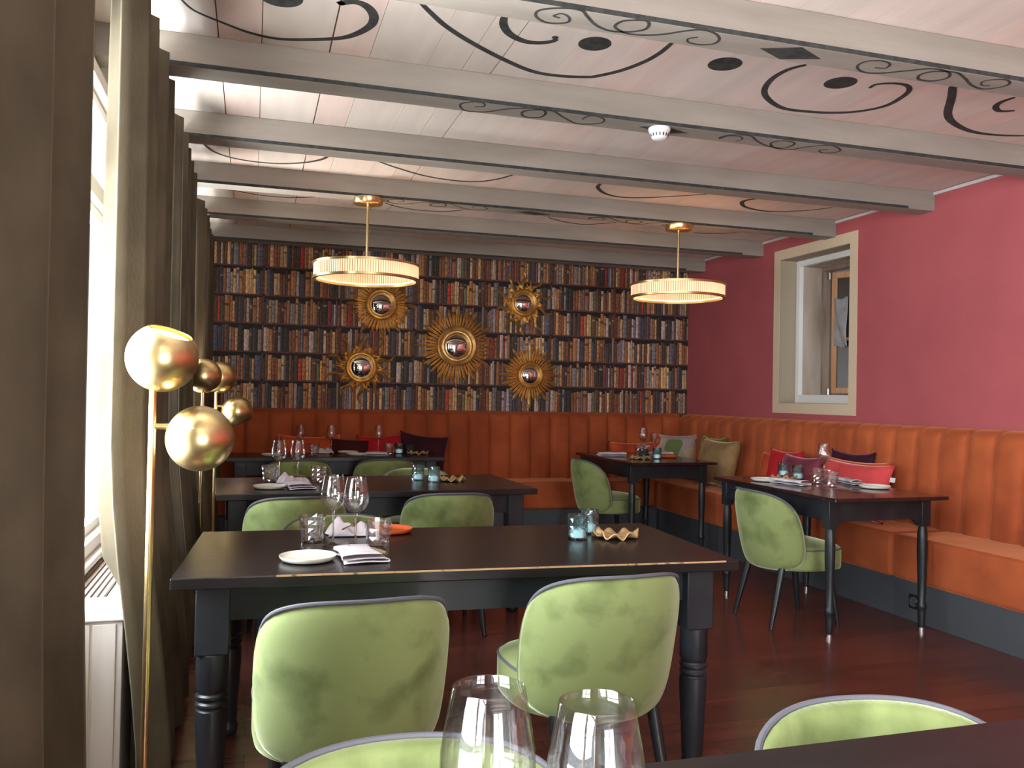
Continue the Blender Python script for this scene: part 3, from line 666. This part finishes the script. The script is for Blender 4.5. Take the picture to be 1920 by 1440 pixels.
# ================================================================ CHAIRS
def make_chair():
    t = empty('dining_chair')
    def outline(th):
        c, s = math.cos(th), math.sin(th); n = 3.0 if s > 0 else 4.4
        a = .365 if s > 0 else .365-.03*abs(s); b = .228
        r = (abs(c/a)**n+abs(s/b)**n)**(-1/n)
        return r*c, r*s
    def pos(sx, zz, off):
        # sx lateral arc length, zz height about centre, off = towards the front
        h = zz+.228; z = .323+h
        R_ = .315; a = sx/R_
        wing = .9+.25*(1-h/.444)
        x = R_*math.sin(a); y = -.222-.075*(h/.444)+ (R_-R_*math.cos(a))*wing
        nx, ny = -math.sin(a), math.cos(a)
        return (x+nx*off, y+ny*off, z)
    def shell(sgn):
        def f(u, v):
            th = 2*PI*u; ox, oz = outline(th); r = v
            tk = (.024 if sgn > 0 else .036)*max(0, 1-r**(5 if sgn > 0 else 3.2))**(.5 if sgn > 0 else .6)
            return pos(ox*r, oz*r, sgn*tk+.030)
        return f
    g = G(); g.grid(shell(-1), 64, 14, wrap=True); g.grid(shell(1), 64, 14, wrap=True)
    b = g.build('backrest', M['velvet_green'], t, smooth=180)
    import bmesh
    bb = bmesh.new(); bb.from_mesh(b.data); bmesh.ops.remove_doubles(bb, verts=bb.verts, dist=.0008); bmesh.ops.recalc_face_normals(bb, faces=bb.faces); bb.to_mesh(b.data); bb.free()
    pts = []
    for k in range(96):
        ox, oz = outline(2*PI*k/96); s_ = min(1, max(0, oz/.228*1.15)); pts.append(pos(ox*.995, oz*1.0, .044-.022*s_*s_))
    G().tube(pts, .0060, 8, closed=True).build('piping', M['piping'], b)
    # seat cushion
    def so(th, k=1):
        c, s = math.cos(th), math.sin(th); n = 3.4 if s > 0 else 2.3; a = .252*k; bq_ = .235*k
        r = (abs(c/a)**n+abs(s/bq_)**n)**(-1/n); return r*c, r*s+.05
    prof = [(.93,.330),(.985,.336),(1,.35),(1.0,.44),(.985,.452),(.93,.464),(.8,.474),(.5,.486),(.0,.490)]
    def sf(u, v):
        i = v*(len(prof)-1); j = min(int(i), len(prof)-2); fr = i-j
        k = prof[j][0]*(1-fr)+prof[j+1][0]*fr; z = prof[j][1]*(1-fr)+prof[j+1][1]*fr
        x, y = so(2*PI*u, max(k, .001)); return (x, y, z)
    g = G(); g.grid(sf, 56, len(prof)-1, wrap=True); g.f.append(tuple(reversed(range(56)))); g.m.append(0)
    s = g.build('seat', M['velvet_green'], t, smooth=180)
    pts = [(*so(2*PI*k/72, .992), .449) for k in range(72)]
    G().tube(pts, .0048, 8, closed=True).build('piping', M['piping'], s)
    for sx in (-1, 1):
        for sy in (-1, 1):
            a = Vector((sx*.165, .03+sy*.155, .355)); c = Vector((sx*.19, (.235 if sy > 0 else -.215), 0.0))
            G().tube([a, a.lerp(c, .6), c], [.021, .018, .012], 14).build('leg', M['chair_leg'], t)
    return t
chair0 = make_chair(); first = [True]
def chair(label, x, y, rz):
    o = chair0 if first[0] else copy_tree(chair0); first[0] = False
    o.location = (x, y, 0); o.rotation_euler = (0, 0, R(rz)); return tag(o, label, 'chair', 'green velvet dining chairs')
chair('green velvet chair seen from behind, left one at the nearest full table', .275, 2.42, 3)
chair('green velvet chair seen from behind, right one at the nearest full table', 1.05, 2.55, 4)
chair('green velvet chair back at the bottom edge, behind the two front glasses', .215, 1.01, 178)
chair('green velvet chair top at bottom right, cut off by the dark table edge', .985, .985, 174)
chair('green velvet chair at the second table, left one, its back brightly lit', .22, 4.60, 5)
chair('green velvet chair at the second table, right one', 1.04, 4.66, 0)
chair('green velvet chair tucked behind the nearest full table, mostly hidden by napkins', .36, 3.42, 180)
chair('green velvet chair on the far side of the second table behind the candle holders', 1.10, 5.69, 180)
chair('green velvet chair before the far table, left one', .36, 6.98, 0)
chair('green velvet chair before the far table, right one', 1.05, 7.02, 0)
chair('green velvet chair at the right table, seen from its side', 3.06, 4.38, -90)
chair('green velvet chair at the far corner table, seen from its side', 2.92, 6.78, -90)

# ================================================================ TABLES
def farm_table(label, cx, cy, rz, w_, d_, z, worn=False, leg_y=None, red=False):
    """broad table on thick turned legs"""
    t = empty('dining_table', (cx, cy, 0), R(rz)); tag(t, label, 'table')
    tt = G().box(-w_/2, w_/2, -d_/2, d_/2, z-.036, z).build('tabletop', M['table_top'], t, smooth=0, bevel=.004)
    if worn:
        G().box(-w_/2+.30, w_/2-.05, -d_/2-.0008, -d_/2+.0035, z-.0045, z+.0006).build('worn_edge', M['worn'], tt, smooth=0)
    ly = leg_y or (-d_/2+.105, d_/2-.105); lx = w_/2-.115
    g = G(); zz = (z-.036-.115, z-.0365)
    g.box(-lx, lx, ly[0]-.012, ly[0]+.012, *zz); g.box(-lx, lx, ly[1]-.012, ly[1]+.012, *zz)
    g.box(-lx-.012, -lx+.012, ly[0], ly[1], *zz); g.box(lx-.012, lx+.012, ly[0], ly[1], *zz)
    g.build('apron', M['table_leg'], t, smooth=0)
    h = .049 if not leg_y else .045
    prof = [(h*.62,0),(h*.80,.012),(h*.82,.03),(h*.70,.05),(h*.74,.06),(h*.98,.30),(h*.95,.330),(h*.80,.336),(h*.98,.345),(h*.98,.352),(h*.82,.360),(h*.99,.368),(h*.99,.376),(h*.84,.384),(h*.95,.392),(h*.99,.40),(h*.99,.5035)]
    for sx in (-1, 1):
        for y in ly:
            g = G().lathe(prof, 28, (sx*lx, y, 0))
            g.box(sx*lx-h, sx*lx+h, y-h, y+h, .503, z-.0365)
            g.build('leg', M['table_leg'], t, smooth=35, bevel=.0035)
    return t
farm_table('nearest full black table, long, with a worn wooden front edge', .72, 3.045, -2.9, 1.835, .865, .75, worn=True)
farm_table('second black table in the left row', .72, 5.255, 2.3, 1.83, .92, .75)
farm_table('far black table in the left row, against the back bench', .70, 7.42, 0, 1.79, .58, .77, leg_y=(-.20, -.02))
farm_table('dark table cut off at the bottom right corner, under the two front glasses', .70, .685, 0, 1.84, .87, .775)
def slim_table(label, cx, cy, w_, d_, z):
    """narrow table on slim turned legs"""
    t = empty('dining_table', (cx, cy, 0)); tag(t, label, 'table')
    G().box(-w_/2, w_/2, -d_/2, d_/2, z-.022, z).build('tabletop', M['table_top_red'], t, smooth=0, bevel=.003)
    lx, ly = w_/2-.085, d_/2-.105
    lxa = w_/2-.045
    g = G(); zz = (z-.022-.115, z-.0225)
    for y in (-ly, ly): g.box(-lxa, lx, y-.02, y+.02, *zz)
    for x_ in (-lxa, lx): g.box(x_-.01, x_+.01, -ly, ly, *zz)
    for y in (-ly, ly):   # small shaped brackets beside the legs
        for sx, x_ in ((1, -lxa+.03), (-1, lx-.03)):
            g.add([(x_, y-.012, zz[0]), (x_+sx*.05, y-.012, zz[0]), (x_, y-.012, zz[0]-.04), (x_, y+.012, zz[0]), (x_+sx*.05, y+.012, zz[0]), (x_, y+.012, zz[0]-.04)],
                  [(0,1,2),(3,5,4),(0,3,4,1),(1,4,5,2),(2,5,3,0)])
    g.build('apron', M['table_leg'], t, smooth=0)
    zb = z-.022-.155
    prof = [(.013,0),(.017,.006),(.0175,.035),(.0225,.115),(.0225,.125),(.027,.135),(.028,.148),(.024,.160),(.020,.168),(.024,.30),(.0285,.45),(.0275,zb-.04),(.022,zb-.01),(.022,zb)]
    for x_ in (-lxa+.005, lx):
        for y in (-ly, ly):
            g = G().lathe(prof, 24, (x_, y, 0)); g.box(x_-.03, x_+.03, y-.03, y+.03, zb-.001, z-.0225)
            lg = g.build('leg', M['table_leg'], t, smooth=35, bevel=.002)
            G().lathe([(.0185,.0),(.0185,.022)], 20, (x_, y, 0)).build('foot_pad', M['white'] if 0 else M['steel'], lg)
    return t
slim_table('dark slim-legged table on the right beside the cushion pile', 3.40, 4.505, .76, 1.27, .78)
slim_table('dark slim-legged table in the far right corner', 3.345, 6.92, .78, 1.26, .78)
slim_table('dark slim-legged table at the right frame edge, only a corner showing', 3.43, 2.075, .78, 1.25, .78)

# ================================================================ TABLEWARE
def wine_glass():
    t = empty('wine_glass')
    P = [(.0060,.134),(.012,.139),
         (.026,.146),(.038,.158),(.0455,.174),(.0480,.192),(.0475,.208),(.0445,.228),(.0405,.250),(.0365,.272),
         (.0357,.2728),(.0350,.272),(.0392,.250),(.0432,.228),(.0461,.208),(.0466,.192),(.0441,.175),(.0368,.160),(.0250,.149),(.010,.1435),(.0005,.143)]
    G().lathe(P, 48, cap=True).build('bowl', M['glass'], t, smooth=60)
    G().lathe([(.0052,.0145),(.0040,.035),(.0038,.085),(.0042,.120),(.0060,.1335)], 20).build('stem', M['stem_glass'], t, smooth=60)
    G().lathe([(.0402,.0),(.0402,.0015),(.030,.0035),(.012,.008),(.0056,.014)], 48).build('foot', M['stem_glass'], t, smooth=60)
    return t
def lattice(r0, r1, h, n, rows, thick, base, m):
    """cut-glass tumbler: faceted outside, smooth inside"""
    v = []; f = []
    for j in range(rows+1):
        z = h*j/rows; r = r0+(r1-r0)*j/rows
        edge = j in (0, rows)
        for k in range(2*n):
            a = 2*PI*(k/(2*n)); hi = (k+j) % 2 == 0
            rr = r if edge else (r*1.035 if hi else r*.93)
            v.append((rr*math.cos(a), rr*math.sin(a), z))
    N_ = 2*n
    for j in range(rows):
        for k in range(N_):
            l = (k+1) % N_; a, b, c, d = j*N_+k, j*N_+l, (j+1)*N_+l, (j+1)*N_+k
            if (k+j) % 2 == 0: f += [(a,b,c),(a,c,d)]
            else: f += [(a,b,d),(b,c,d)]
    g = G().add(v, f)
    m0 = len(g.v); inner = [(r1-thick, h), (r0-thick*.9, base+.004), (r0-thick*1.6, base), (.0005, base)]
    g.lathe(inner, N_, cap=False)
    top = rows*N_
    for k in range(N_):
        l = (k+1) % N_; g.f.append((top+k, top+l, m0+l, m0+k)); g.m.append(0)
    last = m0+3*N_
    g.f.append(tuple(last+k for k in range(N_))); g.m.append(0)
    g.f.append(tuple(reversed(range(N_)))); g.m.append(0)
    return g
def tumbler(): return lattice(.038, .050, .100, 8, 7, .0045, .016, None).build('water_tumbler', M['cut_glass'], None, smooth=0)
def candle(mk='teal_glass', h=.098, r=.039):
    t = empty('candle_holder')
    lattice(r, r, h, 9, 7, .004, .008, None).build('glass_cup', M[mk], t, smooth=0)
    if mk == 'teal_glass':
        c = G().lathe([(.024,.0095),(.0245,.011),(.0245,.036),(.022,.038),(.0005,.037)], 24).build('candle', M['wax'], t, smooth=50)
    return t
def plate(m='plate', rim='plate_rim', r=.092):
    t = empty('plate')
    G().lathe([(.0005,.006),(r*.80,.006),(r*.94,.010),(r*.985,.019),(r,.019),(r*.99,.014),(r*.90,.004),(r*.80,.0035),(.0005,.0035)], 56, cap=True).build('dish', M[m], t, smooth=60)
    G().lathe([(r*.60,0),(r*.62,0),(r*.86,.0034),(r*.60,.0034)], 48, closed=True).build('underside', M[rim], t)
    return t
def dish():
    def f(u, v):
        a = 2*PI*u; r = v; RR = .082*(1+.09*math.sin(5*a)+.05*math.sin(3*a+1))
        z = .006+.003*math.cos(6*a)*r+ r**3*(.012+.012*math.sin(9*a+.6)+.004*math.sin(4*a))
        return (1.12*RR*r*math.cos(a), RR*r*math.sin(a), max(.003, z))
    return G().grid(f, 120, 10, wrap=True).build('wavy_dish', M['dish_gold'], None, smooth=180, solid=.004, recalc=False)
def napkin(w_=.13, dp=.19, layers=3, m='linen', seed=0, th=.0028):
    rnd = random.Random(seed); pts = []; hh = .0105
    for k in range(layers):
        z = .004+k*hh*1.25; L0, L1 = -w_/2+.006*rnd.random(), w_/2-.008*k
        xs_ = [L0, (L0+L1)/2, L1] if k % 2 == 0 else [L1, (L0+L1)/2, L0]
        for i, x_ in enumerate(xs_): pts.append((x_, z+(.003 if i == 1 else 0)))
        if k < layers-1:
            e = xs_[-1]; d_ = 1 if k % 2 == 0 else -1
            pts.append((e+d_*.007, z+hh*.62))
    Q = []
    for i in range(len(pts)-1):
        p0 = pts[max(i-1,0)]; p1 = pts[i]; p2 = pts[i+1]; p3 = pts[min(i+2,len(pts)-1)]
        for s in (0,.25,.5,.75):
            Q.append(tuple(.5*((2*p1[c])+(p2[c]-p0[c])*s+(2*p0[c]-5*p1[c]+4*p2[c]-p3[c])*s*s+(3*p1[c]-p0[c]-3*p2[c]+p3[c])*s**3) for c in (0,1)))
    Q.append(pts[-1])
    def f(u, v):
        i = min(int(u*(len(Q)-1)+.5), len(Q)-1); x_, z = Q[i]
        return (x_+.006*math.sin(5*v+x_*20), -dp/2+dp*v, z+.0015*math.sin(11*v+i*.2))
    return G().grid(f, len(Q)-1, 14).build('folded_napkin', M[m], None, smooth=180, solid=th, recalc=False)
def rumpled(seed=0):
    rnd = random.Random(seed); a = [rnd.uniform(0,6) for _ in range(4)]
    def f(u, v):
        x_ = (u-.5)*.17; y_ = (v-.5)*.13
        e = 1-max(abs(2*u-1), abs(2*v-1))**3
        z = .004+e*(.034+.016*math.sin(9*u+a[0])+.014*math.sin(11*v+5*u+a[1])+.006*math.sin(23*u-9*v+a[2]))
        return (x_+.01*math.sin(7*v+a[3]), y_, max(z, .003))
    return G().grid(f, 30, 24).build('draped_napkin', M['linen'], None, smooth=180, solid=.003, recalc=False)
def fork():
    t = empty('fork')
    G().tube([(0,-.10,0),(0,-.02,.003),(0,.045,.004)], [.0040,.0026,.003], 8).build('handle', M['cutlery'], t)
    g = G().box(-.011,.011,.045,.062,.001,.004)
    for k in range(4): x_ = -.0095+.0063*k; g.box(x_-.0014, x_+.0014, .062, .098, .0015, .0038)
    g.build('tines', M['cutlery'], t, smooth=0, bevel=.0006); return t
def knife():
    t = empty('table_knife')
    G().tube([(0,-.10,0.001),(0,-.06,.002),(0,-.01,.001)], [.006,.0085,.006], 10).build('handle', M['handle_wood'], t)
    G().prism([(-.004,-.012),(.008,-.012),(.009,.07),(.002,.102),(-.004,.09)], -.0006, .0010).build('blade', M['cutlery'], t, smooth=0); return t

proto = {}
def put(kind, label, cat, x, y, z, rz=0, group=None, maker=None, tx=0, ty=0):
    if kind not in proto:
        o = maker(); proto[kind] = o
    else: o = copy_tree(proto[kind])
    o.location = (x, y, z); o.rotation_euler = (R(tx), R(ty), R(rz))
    return tag(o, label, cat, group)
def wg(label, x, y, z, rz=0): return put('wg', label, 'wine glass', x, y, z, rz, 'stemmed wine glasses', wine_glass)
def tb(label, x, y, z, rz=0): return put('tb', label, 'tumbler', x, y, z, rz, 'cut-glass water tumblers', tumbler)
def cd(label, x, y, z, rz=0): return put('cd', label, 'candle holder', x, y, z, rz, 'teal glass candle holders', candle)
def pl(label, x, y, z, rz=0): return put('pl', label, 'plate', x, y, z, rz, 'small cream plates', plate)
def po(label, x, y, z, rz=0): return put('po', label, 'plate', x, y, z, rz, 'small orange plates', lambda: plate('orange_glaze', 'orange_glaze'))
def ds(label, x, y, z, rz=0): return put('ds', label, 'dish', x, y, z, rz, 'wavy gold dishes', dish)
def nk(label, x, y, z, rz=0): return put('nk', label, 'napkin', x, y, z, rz, 'folded napkins', lambda: napkin(seed=3))
def rp(label, x, y, z, rz=0): return put('rp', label, 'napkin', x, y, z, rz, 'draped napkins', lambda: rumpled(2))
def mn(label, x, y, z, rz=0): return put('mn', label, 'napkin', x, y, z, rz, 'long folded napkins', lambda: napkin(.075, .26, 3, 'linen', 6))
def fk(label, x, y, z, rz=0): return put('fk', label, 'fork', x, y, z, rz, 'forks', fork)
def kn(label, x, y, z, rz=0): return put('kn', label, 'knife', x, y, z, rz, 'table knives', knife)

# front table
for o in (wg('wine glass at the bottom edge of the picture, left one', .2176, .767, .775), wg('wine glass at the bottom edge of the picture, right one', .301, .706, .775, 20)):
    o.scale = (.94, .94, .93)
# nearest full table
z = .75
pl('cream plate at the front edge of the nearest full table', .186, 2.86, z)
nk('folded napkin with cutlery at the front edge of the nearest full table', .355, 2.85, z, 4)
fk('fork lying on the front napkin of the nearest full table', .33, 2.90, z+.0275, 8)
kn('knife with dark handle on the front napkin of the nearest full table', .385, 2.87, z+.0275, 28)
rp('draped napkin behind the two wine glasses on the nearest full table', .375, 3.355, z, -6)
kn('dark-handled knife on the draped napkin of the nearest full table', .375, 3.31, z+.040, 155)
tb('water tumbler left of the wine glasses on the nearest full table', .222, 3.20, z)
tb('water tumbler right of the wine glasses on the nearest full table', .443, 3.055, z, 9)
wg('left one of the two wine glasses on the nearest full table', .289, 3.12, z)
wg('right one of the two wine glasses on the nearest full table', .360, 3.035, z, 30)
po('orange plate behind the right tumbler on the nearest full table', .535, 3.375, z)
cd('teal candle holder in front, beside the gold dish on the nearest full table', 1.218, 3.075, z)
cd('teal candle holder at the back, behind its twin on the nearest full table', 1.315, 3.20, z, 10)
ds('wavy gold dish on the nearest full table', 1.385, 3.085, z)
# second table
pl('cream plate at the left front of the second table', .106, 5.03, z)
nk('folded napkin at the front of the second table', .265, 5.02, z, 10)
rp('draped napkin under the wine glasses of the second table', .245, 5.30, z, 12)
kn('knife with reddish handle on the draped napkin of the second table', .23, 5.32, z+.042, 60)
tb('water tumbler at the left end of the second table', .115, 5.42, z)
tb('water tumbler right of the wine glasses on the second table', .40, 5.33, z, 7)
wg('left one of the two wine glasses on the second table', .165, 5.39, z)
wg('right one of the two wine glasses on the second table', .275, 5.38, z, 11)
cd('green-tinted candle holder, left one on the second table', 1.028, 5.385, z)
cd('teal candle holder, right one on the second table', 1.105, 5.26, z, 8)
ds('wavy gold dish on the second table', 1.235, 5.31, z, 30)
# far table
z = .77
pl('cream plate at the left end of the far table', .17, 7.30, z)
pl('cream plate at the back of the far table, beside the napkin', .82, 7.60, z)
pl('cream plate at the front of the far table, between its wine glasses', .87, 7.33, z)
wg('leftmost of the three wine glasses on the far table', .40, 7.42, z)
wg('middle one of the three wine glasses on the far table', .665, 7.50, z)
wg('rightmost of the three wine glasses on the far table', 1.07, 7.48, z)
tb('water tumbler in front of the leftmost glass on the far table', .51, 7.36, z)
tb('water tumbler beside the candle holders on the far table', 1.16, 7.45, z)
cd('teal candle holder on the far table, left one', 1.26, 7.52, z)
put('cg', 'dark green glass candle bowl on the far table', 'candle holder', 1.37, 7.60, z, 0, None, lambda: candle('dark_glass', .075, .045))
ds('wavy gold dish on the far table', 1.41, 7.42, z)
rp('draped napkin behind the middle wine glass on the far table', .60, 7.60, z)
nk('folded napkin under the rightmost wine glass on the far table', 1.04, 7.30, z, 70)
# right table
z = .78
wg('wine glass on the right table, in front of the coral cushion', 3.552, 4.67, z)
tb('water tumbler on the right table, left one', 3.45, 4.60, z)
tb('water tumbler on the right table, front one', 3.41, 4.42, z, 9)
cd('candle holder on the right table, left one', 3.535, 5.08, z)
cd('candle holder on the right table, right one', 3.50, 4.87, z, 8)
ds('wavy gold dish on the right table before the candle holders', 3.40, 4.88, z, 40)
pl('cream plate at the chair side of the right table', 3.20, 4.80, z)
mn('long folded napkin on the chair side of the right table', 3.245, 4.60, z, 12)
mn('long folded napkin on the bench side of the right table', 3.68, 4.60, z, -10)
kn('knife lying on the bench-side napkin of the right table', 3.68, 4.58, z+.0265, -10)
pl('cream plate at the near end of the right table', 3.645, 4.31, z)
# far corner table
wg('wine glass on the far corner table', 3.493, 7.21, z)
tb('water tumbler on the far corner table, left one', 3.37, 7.03, z)
tb('water tumbler on the far corner table, right one', 3.46, 7.10, z, 9)
put('cg', 'dark glass candle bowl on the far corner table', 'candle holder', 3.33, 6.86, z, 30)
cd('teal candle holder on the far corner table', 3.37, 6.68, z)
ds('wavy gold dish on the far corner table', 3.205, 6.66, z)
po('orange plate on the far corner table', 3.55, 6.84, z)
mn('long folded napkin on the chair side of the far corner table', 3.12, 7.08, z, 80)
mn('long folded napkin on the bench side of the far corner table', 3.60, 7.10, z, 85)
# ================================================================ SUNBURST MIRRORS
def straight_ray(L_, w0, w1, th=.012):
    v = [(0,-w0/2,0),(0,w0/2,0),(L_*.78,-w1/2,0),(L_*.78,w1/2,0),(L_,0,0),(0,0,th),(L_*.78,0,th*1.1),(L_,0,.002)]
    f = [(0,2,6,5),(1,5,6,3),(2,4,7,6),(3,6,7,4),(0,5,1),(0,1,3,2),(2,3,4)]
    return G().add(v, f)
def flame_ray(L_, w0, th=.016):
    v = []; f = []; n = 12
    for i in range(n+1):
        s = i/n; c = .018*math.sin(s*2.2*PI)*(L_/.17); w_ = w0*(1-.2*s)*(1-s**3)**.6+.0004
        v += [(L_*s, c-w_/2, 0), (L_*s, c, th*(1-s)**.4+.001), (L_*s, c+w_/2, 0)]
    for i in range(n):
        a = 3*i; b = a+3; f += [(a,b,b+1,a+1),(a+1,b+1,b+2,a+2),(a,a+2,b+2,b)]
    f.append((0,1,2)); return G().add(v, f)
def sunburst(label, x, z, rm, rf, style, R_out, n, seed=0):
    t = empty('sunburst_mirror', (x, YB-.022, z)); tag(t, label, 'mirror', 'gilt sunburst mirrors'); t.rotation_euler = (R(90), 0, 0)
    # local: z axis points into the room
    g = G().lathe([(rm,.022),(rm+.006,.030),(rm+(rf-rm)*.35,.034),(rm+(rf-rm)*.5,.026),(rf*.93,.036),(rf,.028),(rf,.002),(rm,.002)], 64, closed=True)
    if style == 'flame':
        for k in range(48):
            a = 2*PI*k/48; g.lathe([(.0005,.033),(.004,.031),(.0055,.026)], 6, (rf*.985*math.cos(a), rf*.985*math.sin(a), 0), cap=False)
    g.build('frame', M['gold'], t, smooth=50)
    g = G(); prof = [(rm*math.sin(k/10*1.0)/math.sin(1.0), .012+.030*(math.cos(k/10*1.0)-math.cos(1.0))/(1-math.cos(1.0))) for k in range(10, 0, -1)]+[(.0005,.042)]
    g.lathe(prof, 56, cap=False).build('mirror_glass', M['mirror'], t, smooth=180)
    rnd = random.Random(seed); L_ = R_out-rf
    if style == 'straight':
        me = [straight_ray(L_*1.0+.02, .015, .033), straight_ray(L_*.80+.02, .014, .028), straight_ray(L_*.64+.02, .013, .022)]
        pat = [0,2,1,2]
    else:
        me = [flame_ray(L_*1.08+.02, .042), flame_ray(L_*.55+.02, .030), flame_ray(L_*.34+.02, .020)]
        pat = [0,2,1,2]
    prot = {}
    for k in range(n):
        q = pat[k % 4]; a = 2*PI*k/n + PI/2
        if style == 'straight' and k % (n//4) == 0: q = 0
        if q not in prot: o = prot[q] = me[q].build('ray', M['gold'], t, smooth=0 if style == 'straight' else 60)
        else: o = prot[q].copy(); link(o); o.parent = t
        r0 = rf-.018; o.location = (r0*math.cos(a), r0*math.sin(a), .004+.002*(k % 2)); o.rotation_euler = (0, 0, a)
        s = rnd.uniform(.93, 1.04); o.scale = (s*(1.06 if k % (n//4) == 0 else 1), 1, 1)
    return t
sunburst('largest gilt sunburst mirror, in the centre of the group', 1.887, 1.778, .118, .195, 'straight', .40, 48, 1)
sunburst('straight-rayed gilt sunburst mirror just below the left pendant', 1.147, 2.145, .105, .150, 'straight', .325, 40, 2)
sunburst('flame-rayed gilt sunburst mirror at lower left of the group', .971, 1.548, .105, .150, 'flame', .325, 40, 3)
sunburst('flame-rayed gilt sunburst mirror at upper right of the group', 2.558, 2.228, .095, .140, 'flame', .315, 40, 4)
sunburst('straight-rayed gilt sunburst mirror at lower right of the group', 2.638, 1.515, .095, .135, 'straight', .32, 40, 5)

# ================================================================ PENDANTS
def pendant(label, x, y, zt, zb, R_):
    t = empty('pendant_lamp', (x, y, ZB)); tag(t, label, 'pendant lamp', 'round brass pendant lamps')
    G().lathe([(.098,0),(.098,-.036),(.094,-.040),(.0005,-.040)], 48).build('canopy', M['brass'], t, smooth=50)
    G().tube([(0,0,-.038),(0,0,zt-ZB-.012)], .0085, 12).build('rod', M['brass'], t)
    g = G()
    for a in (0, PI/2, PI, 3*PI/2): g.tube([(0,0,zt-ZB-.012),((R_-.004)*math.cos(a),(R_-.004)*math.sin(a),zt-ZB-.012)], .005, 8)
    g.build('spoke', M['brass'], t)
    for nm, z0, z1 in (('top_ring', zt-.016, zt), ('bottom_ring', zb, zb+.015)):
        G().lathe([(R_+.004,z0-ZB),(R_+.004,z1-ZB),(R_-.022,z1-ZB),(R_-.022,z0-ZB)], 96, closed=True).build(nm, M['brass'], t, smooth=50)
    n = 132
    def f(u, v):
        k = u*n; rr = R_-.009+.0045*abs(math.sin(PI*k)); a = 2*PI*u
        return (rr*math.cos(a), rr*math.sin(a), zb+.014-ZB+(zt-zb-.029)*v)
    g = G().grid(f, n*4, 1, wrap=True); g.m = [1 if i % 4 in (3,) else 0 for i in range(len(g.f))]
    g.build('glass_shade', [M['shade_glass'], M['shade_gap']], t, smooth=0, recalc=False)
    G().lathe([(R_-.024,zb+.016-ZB),(R_-.024,zb+.024-ZB),(R_-.034,zb+.024-ZB),(R_-.034,zb+.016-ZB)], 72, closed=True).build('light_band', M['led'], t)
    G().lathe([(R_-.012,zt-.008-ZB),(R_-.012,zt+.001-ZB),(R_-.021,zt+.001-ZB),(R_-.021,zt-.008-ZB)], 72, closed=True).build('upper_light_band', M['led_up'], t)
    return t
pendant('brass ring pendant with lit ribbed glass, left one above the tables', .715, 5.72, 2.165, 2.055, .352)
pendant('brass ring pendant with lit ribbed glass, right one near the crimson wall', 3.035, 5.72, 2.160, 2.055, .352)

# ================================================================ FLOOR LAMPS
def globe(name, r, c, nrm, parent, op=.62):
    """hollow brass globe with a round opening that faces nrm"""
    a0 = math.asin(op); P = []; n = 22
    for k in range(n+1):
        a = a0+(PI-a0-.02)*k/n; P.append((r*math.sin(a), r*math.cos(a)))
    ri = r-.003
    for k in range(n, -1, -1):
        a = a0+(PI-a0-.02)*k/n; P.append((ri*math.sin(a), ri*math.cos(a)))
    o = G().lathe(P, 56, closed=True).build(name, M['brass'], parent, smooth=60)
    o.location = c; o.rotation_mode = 'QUATERNION'; o.rotation_quaternion = Vector(nrm).to_track_quat('Z', 'Y')
    G().lathe([(.0005,r*math.cos(a0)-.012),(ri*op*.98,r*math.cos(a0)-.012),(ri*op*.98,r*math.cos(a0)-.018),(.0005,r*math.cos(a0)-.018)], 40, cap=False).build('diffuser', M['bulb'], o)
    return o
def floor_lamp(label, x, y, rz, s=1, r=.098, up=(.30,-.24,.93), zl=1.162):
    t = empty('floor_lamp', (x, y, 0), R(rz)); tag(t, label, 'floor lamp', 'brass two-globe floor lamps')
    G().lathe([(.125,0),(.125,.012),(.12,.018),(.015,.020)], 48).build('base', M['brass'], t, smooth=50)
    G().tube([(0,0,.018),(0,0,1.305)], .0105, 16).build('pole', M['brass'], t)
    globe('upper_globe', r, (.022, 0, 1.392), up, t)
    globe('lower_globe', r*.96, (.022+r+.008, 0, zl), (.15,.92,-.35), t)
    G().tube([(0,0,zl+.034),(.05,0,zl+.034)], .009, 12).build('arm', M['brass'], t)
    return t
floor_lamp('nearest brass floor lamp with two globes, between curtain and table', -.269, 2.60, 0)
floor_lamp('brass floor lamp half hidden behind the nearest one', -.292, 5.60, 90, r=.108, up=(.5,.1,.93), zl=1.07)
lb = floor_lamp('rearmost brass floor lamp, its lower globe cut open underneath', -.235, 6.10, 0, r=.108, up=(.1,.5,.93))
for o in lb.children:
    if o.name.startswith('lower_globe'):
        o.rotation_quaternion = Vector((.38,.1,-.92)).to_track_quat('Z', 'Y')

# ================================================================ SMOKE DETECTOR
t = empty('smoke_detector', (1.854, 3.705, ZB-.001)); tag(t, 'white smoke detector on the underside of a grey beam', 'smoke detector')
G().lathe([(.052,0),(.053,-.010),(.050,-.018),(.046,-.022)], 48).build('base', M['detector'], t, smooth=50)
G().lathe([(.046,-.022),(.042,-.040),(.032,-.052),(.024,-.056),(.0005,-.057)], 48).build('head', M['detector'], t, smooth=50)
g = G()
for k in range(16):
    a = 2*PI*k/16; c, s = math.cos(a), math.sin(a); q = .0028
    g.add([(.0452*c-q*s,.0452*s+q*c,-.030),(.0452*c+q*s,.0452*s-q*c,-.030),(.0412*c+q*s,.0412*s-q*c,-.044),(.0412*c-q*s,.0412*s+q*c,-.044)], [(0,1,2,3)])
g.build('vent_slot', M['black_plastic'], t, smooth=0, solid=.002, recalc=False)
# towel seen through the recessed window
def tw(u, v):
    return (XR+.43+.015*math.sin(5*v+6*u), 6.07+.16*u+.02*math.sin(4*v), 2.20-.42*v+.01*math.sin(9*u))
tag(G().grid(tw, 16, 20).build('hanging_cloth', M['towel'], None, smooth=180, solid=.006, recalc=False), 'grey-white cloth hanging in the recessed window', 'cloth')
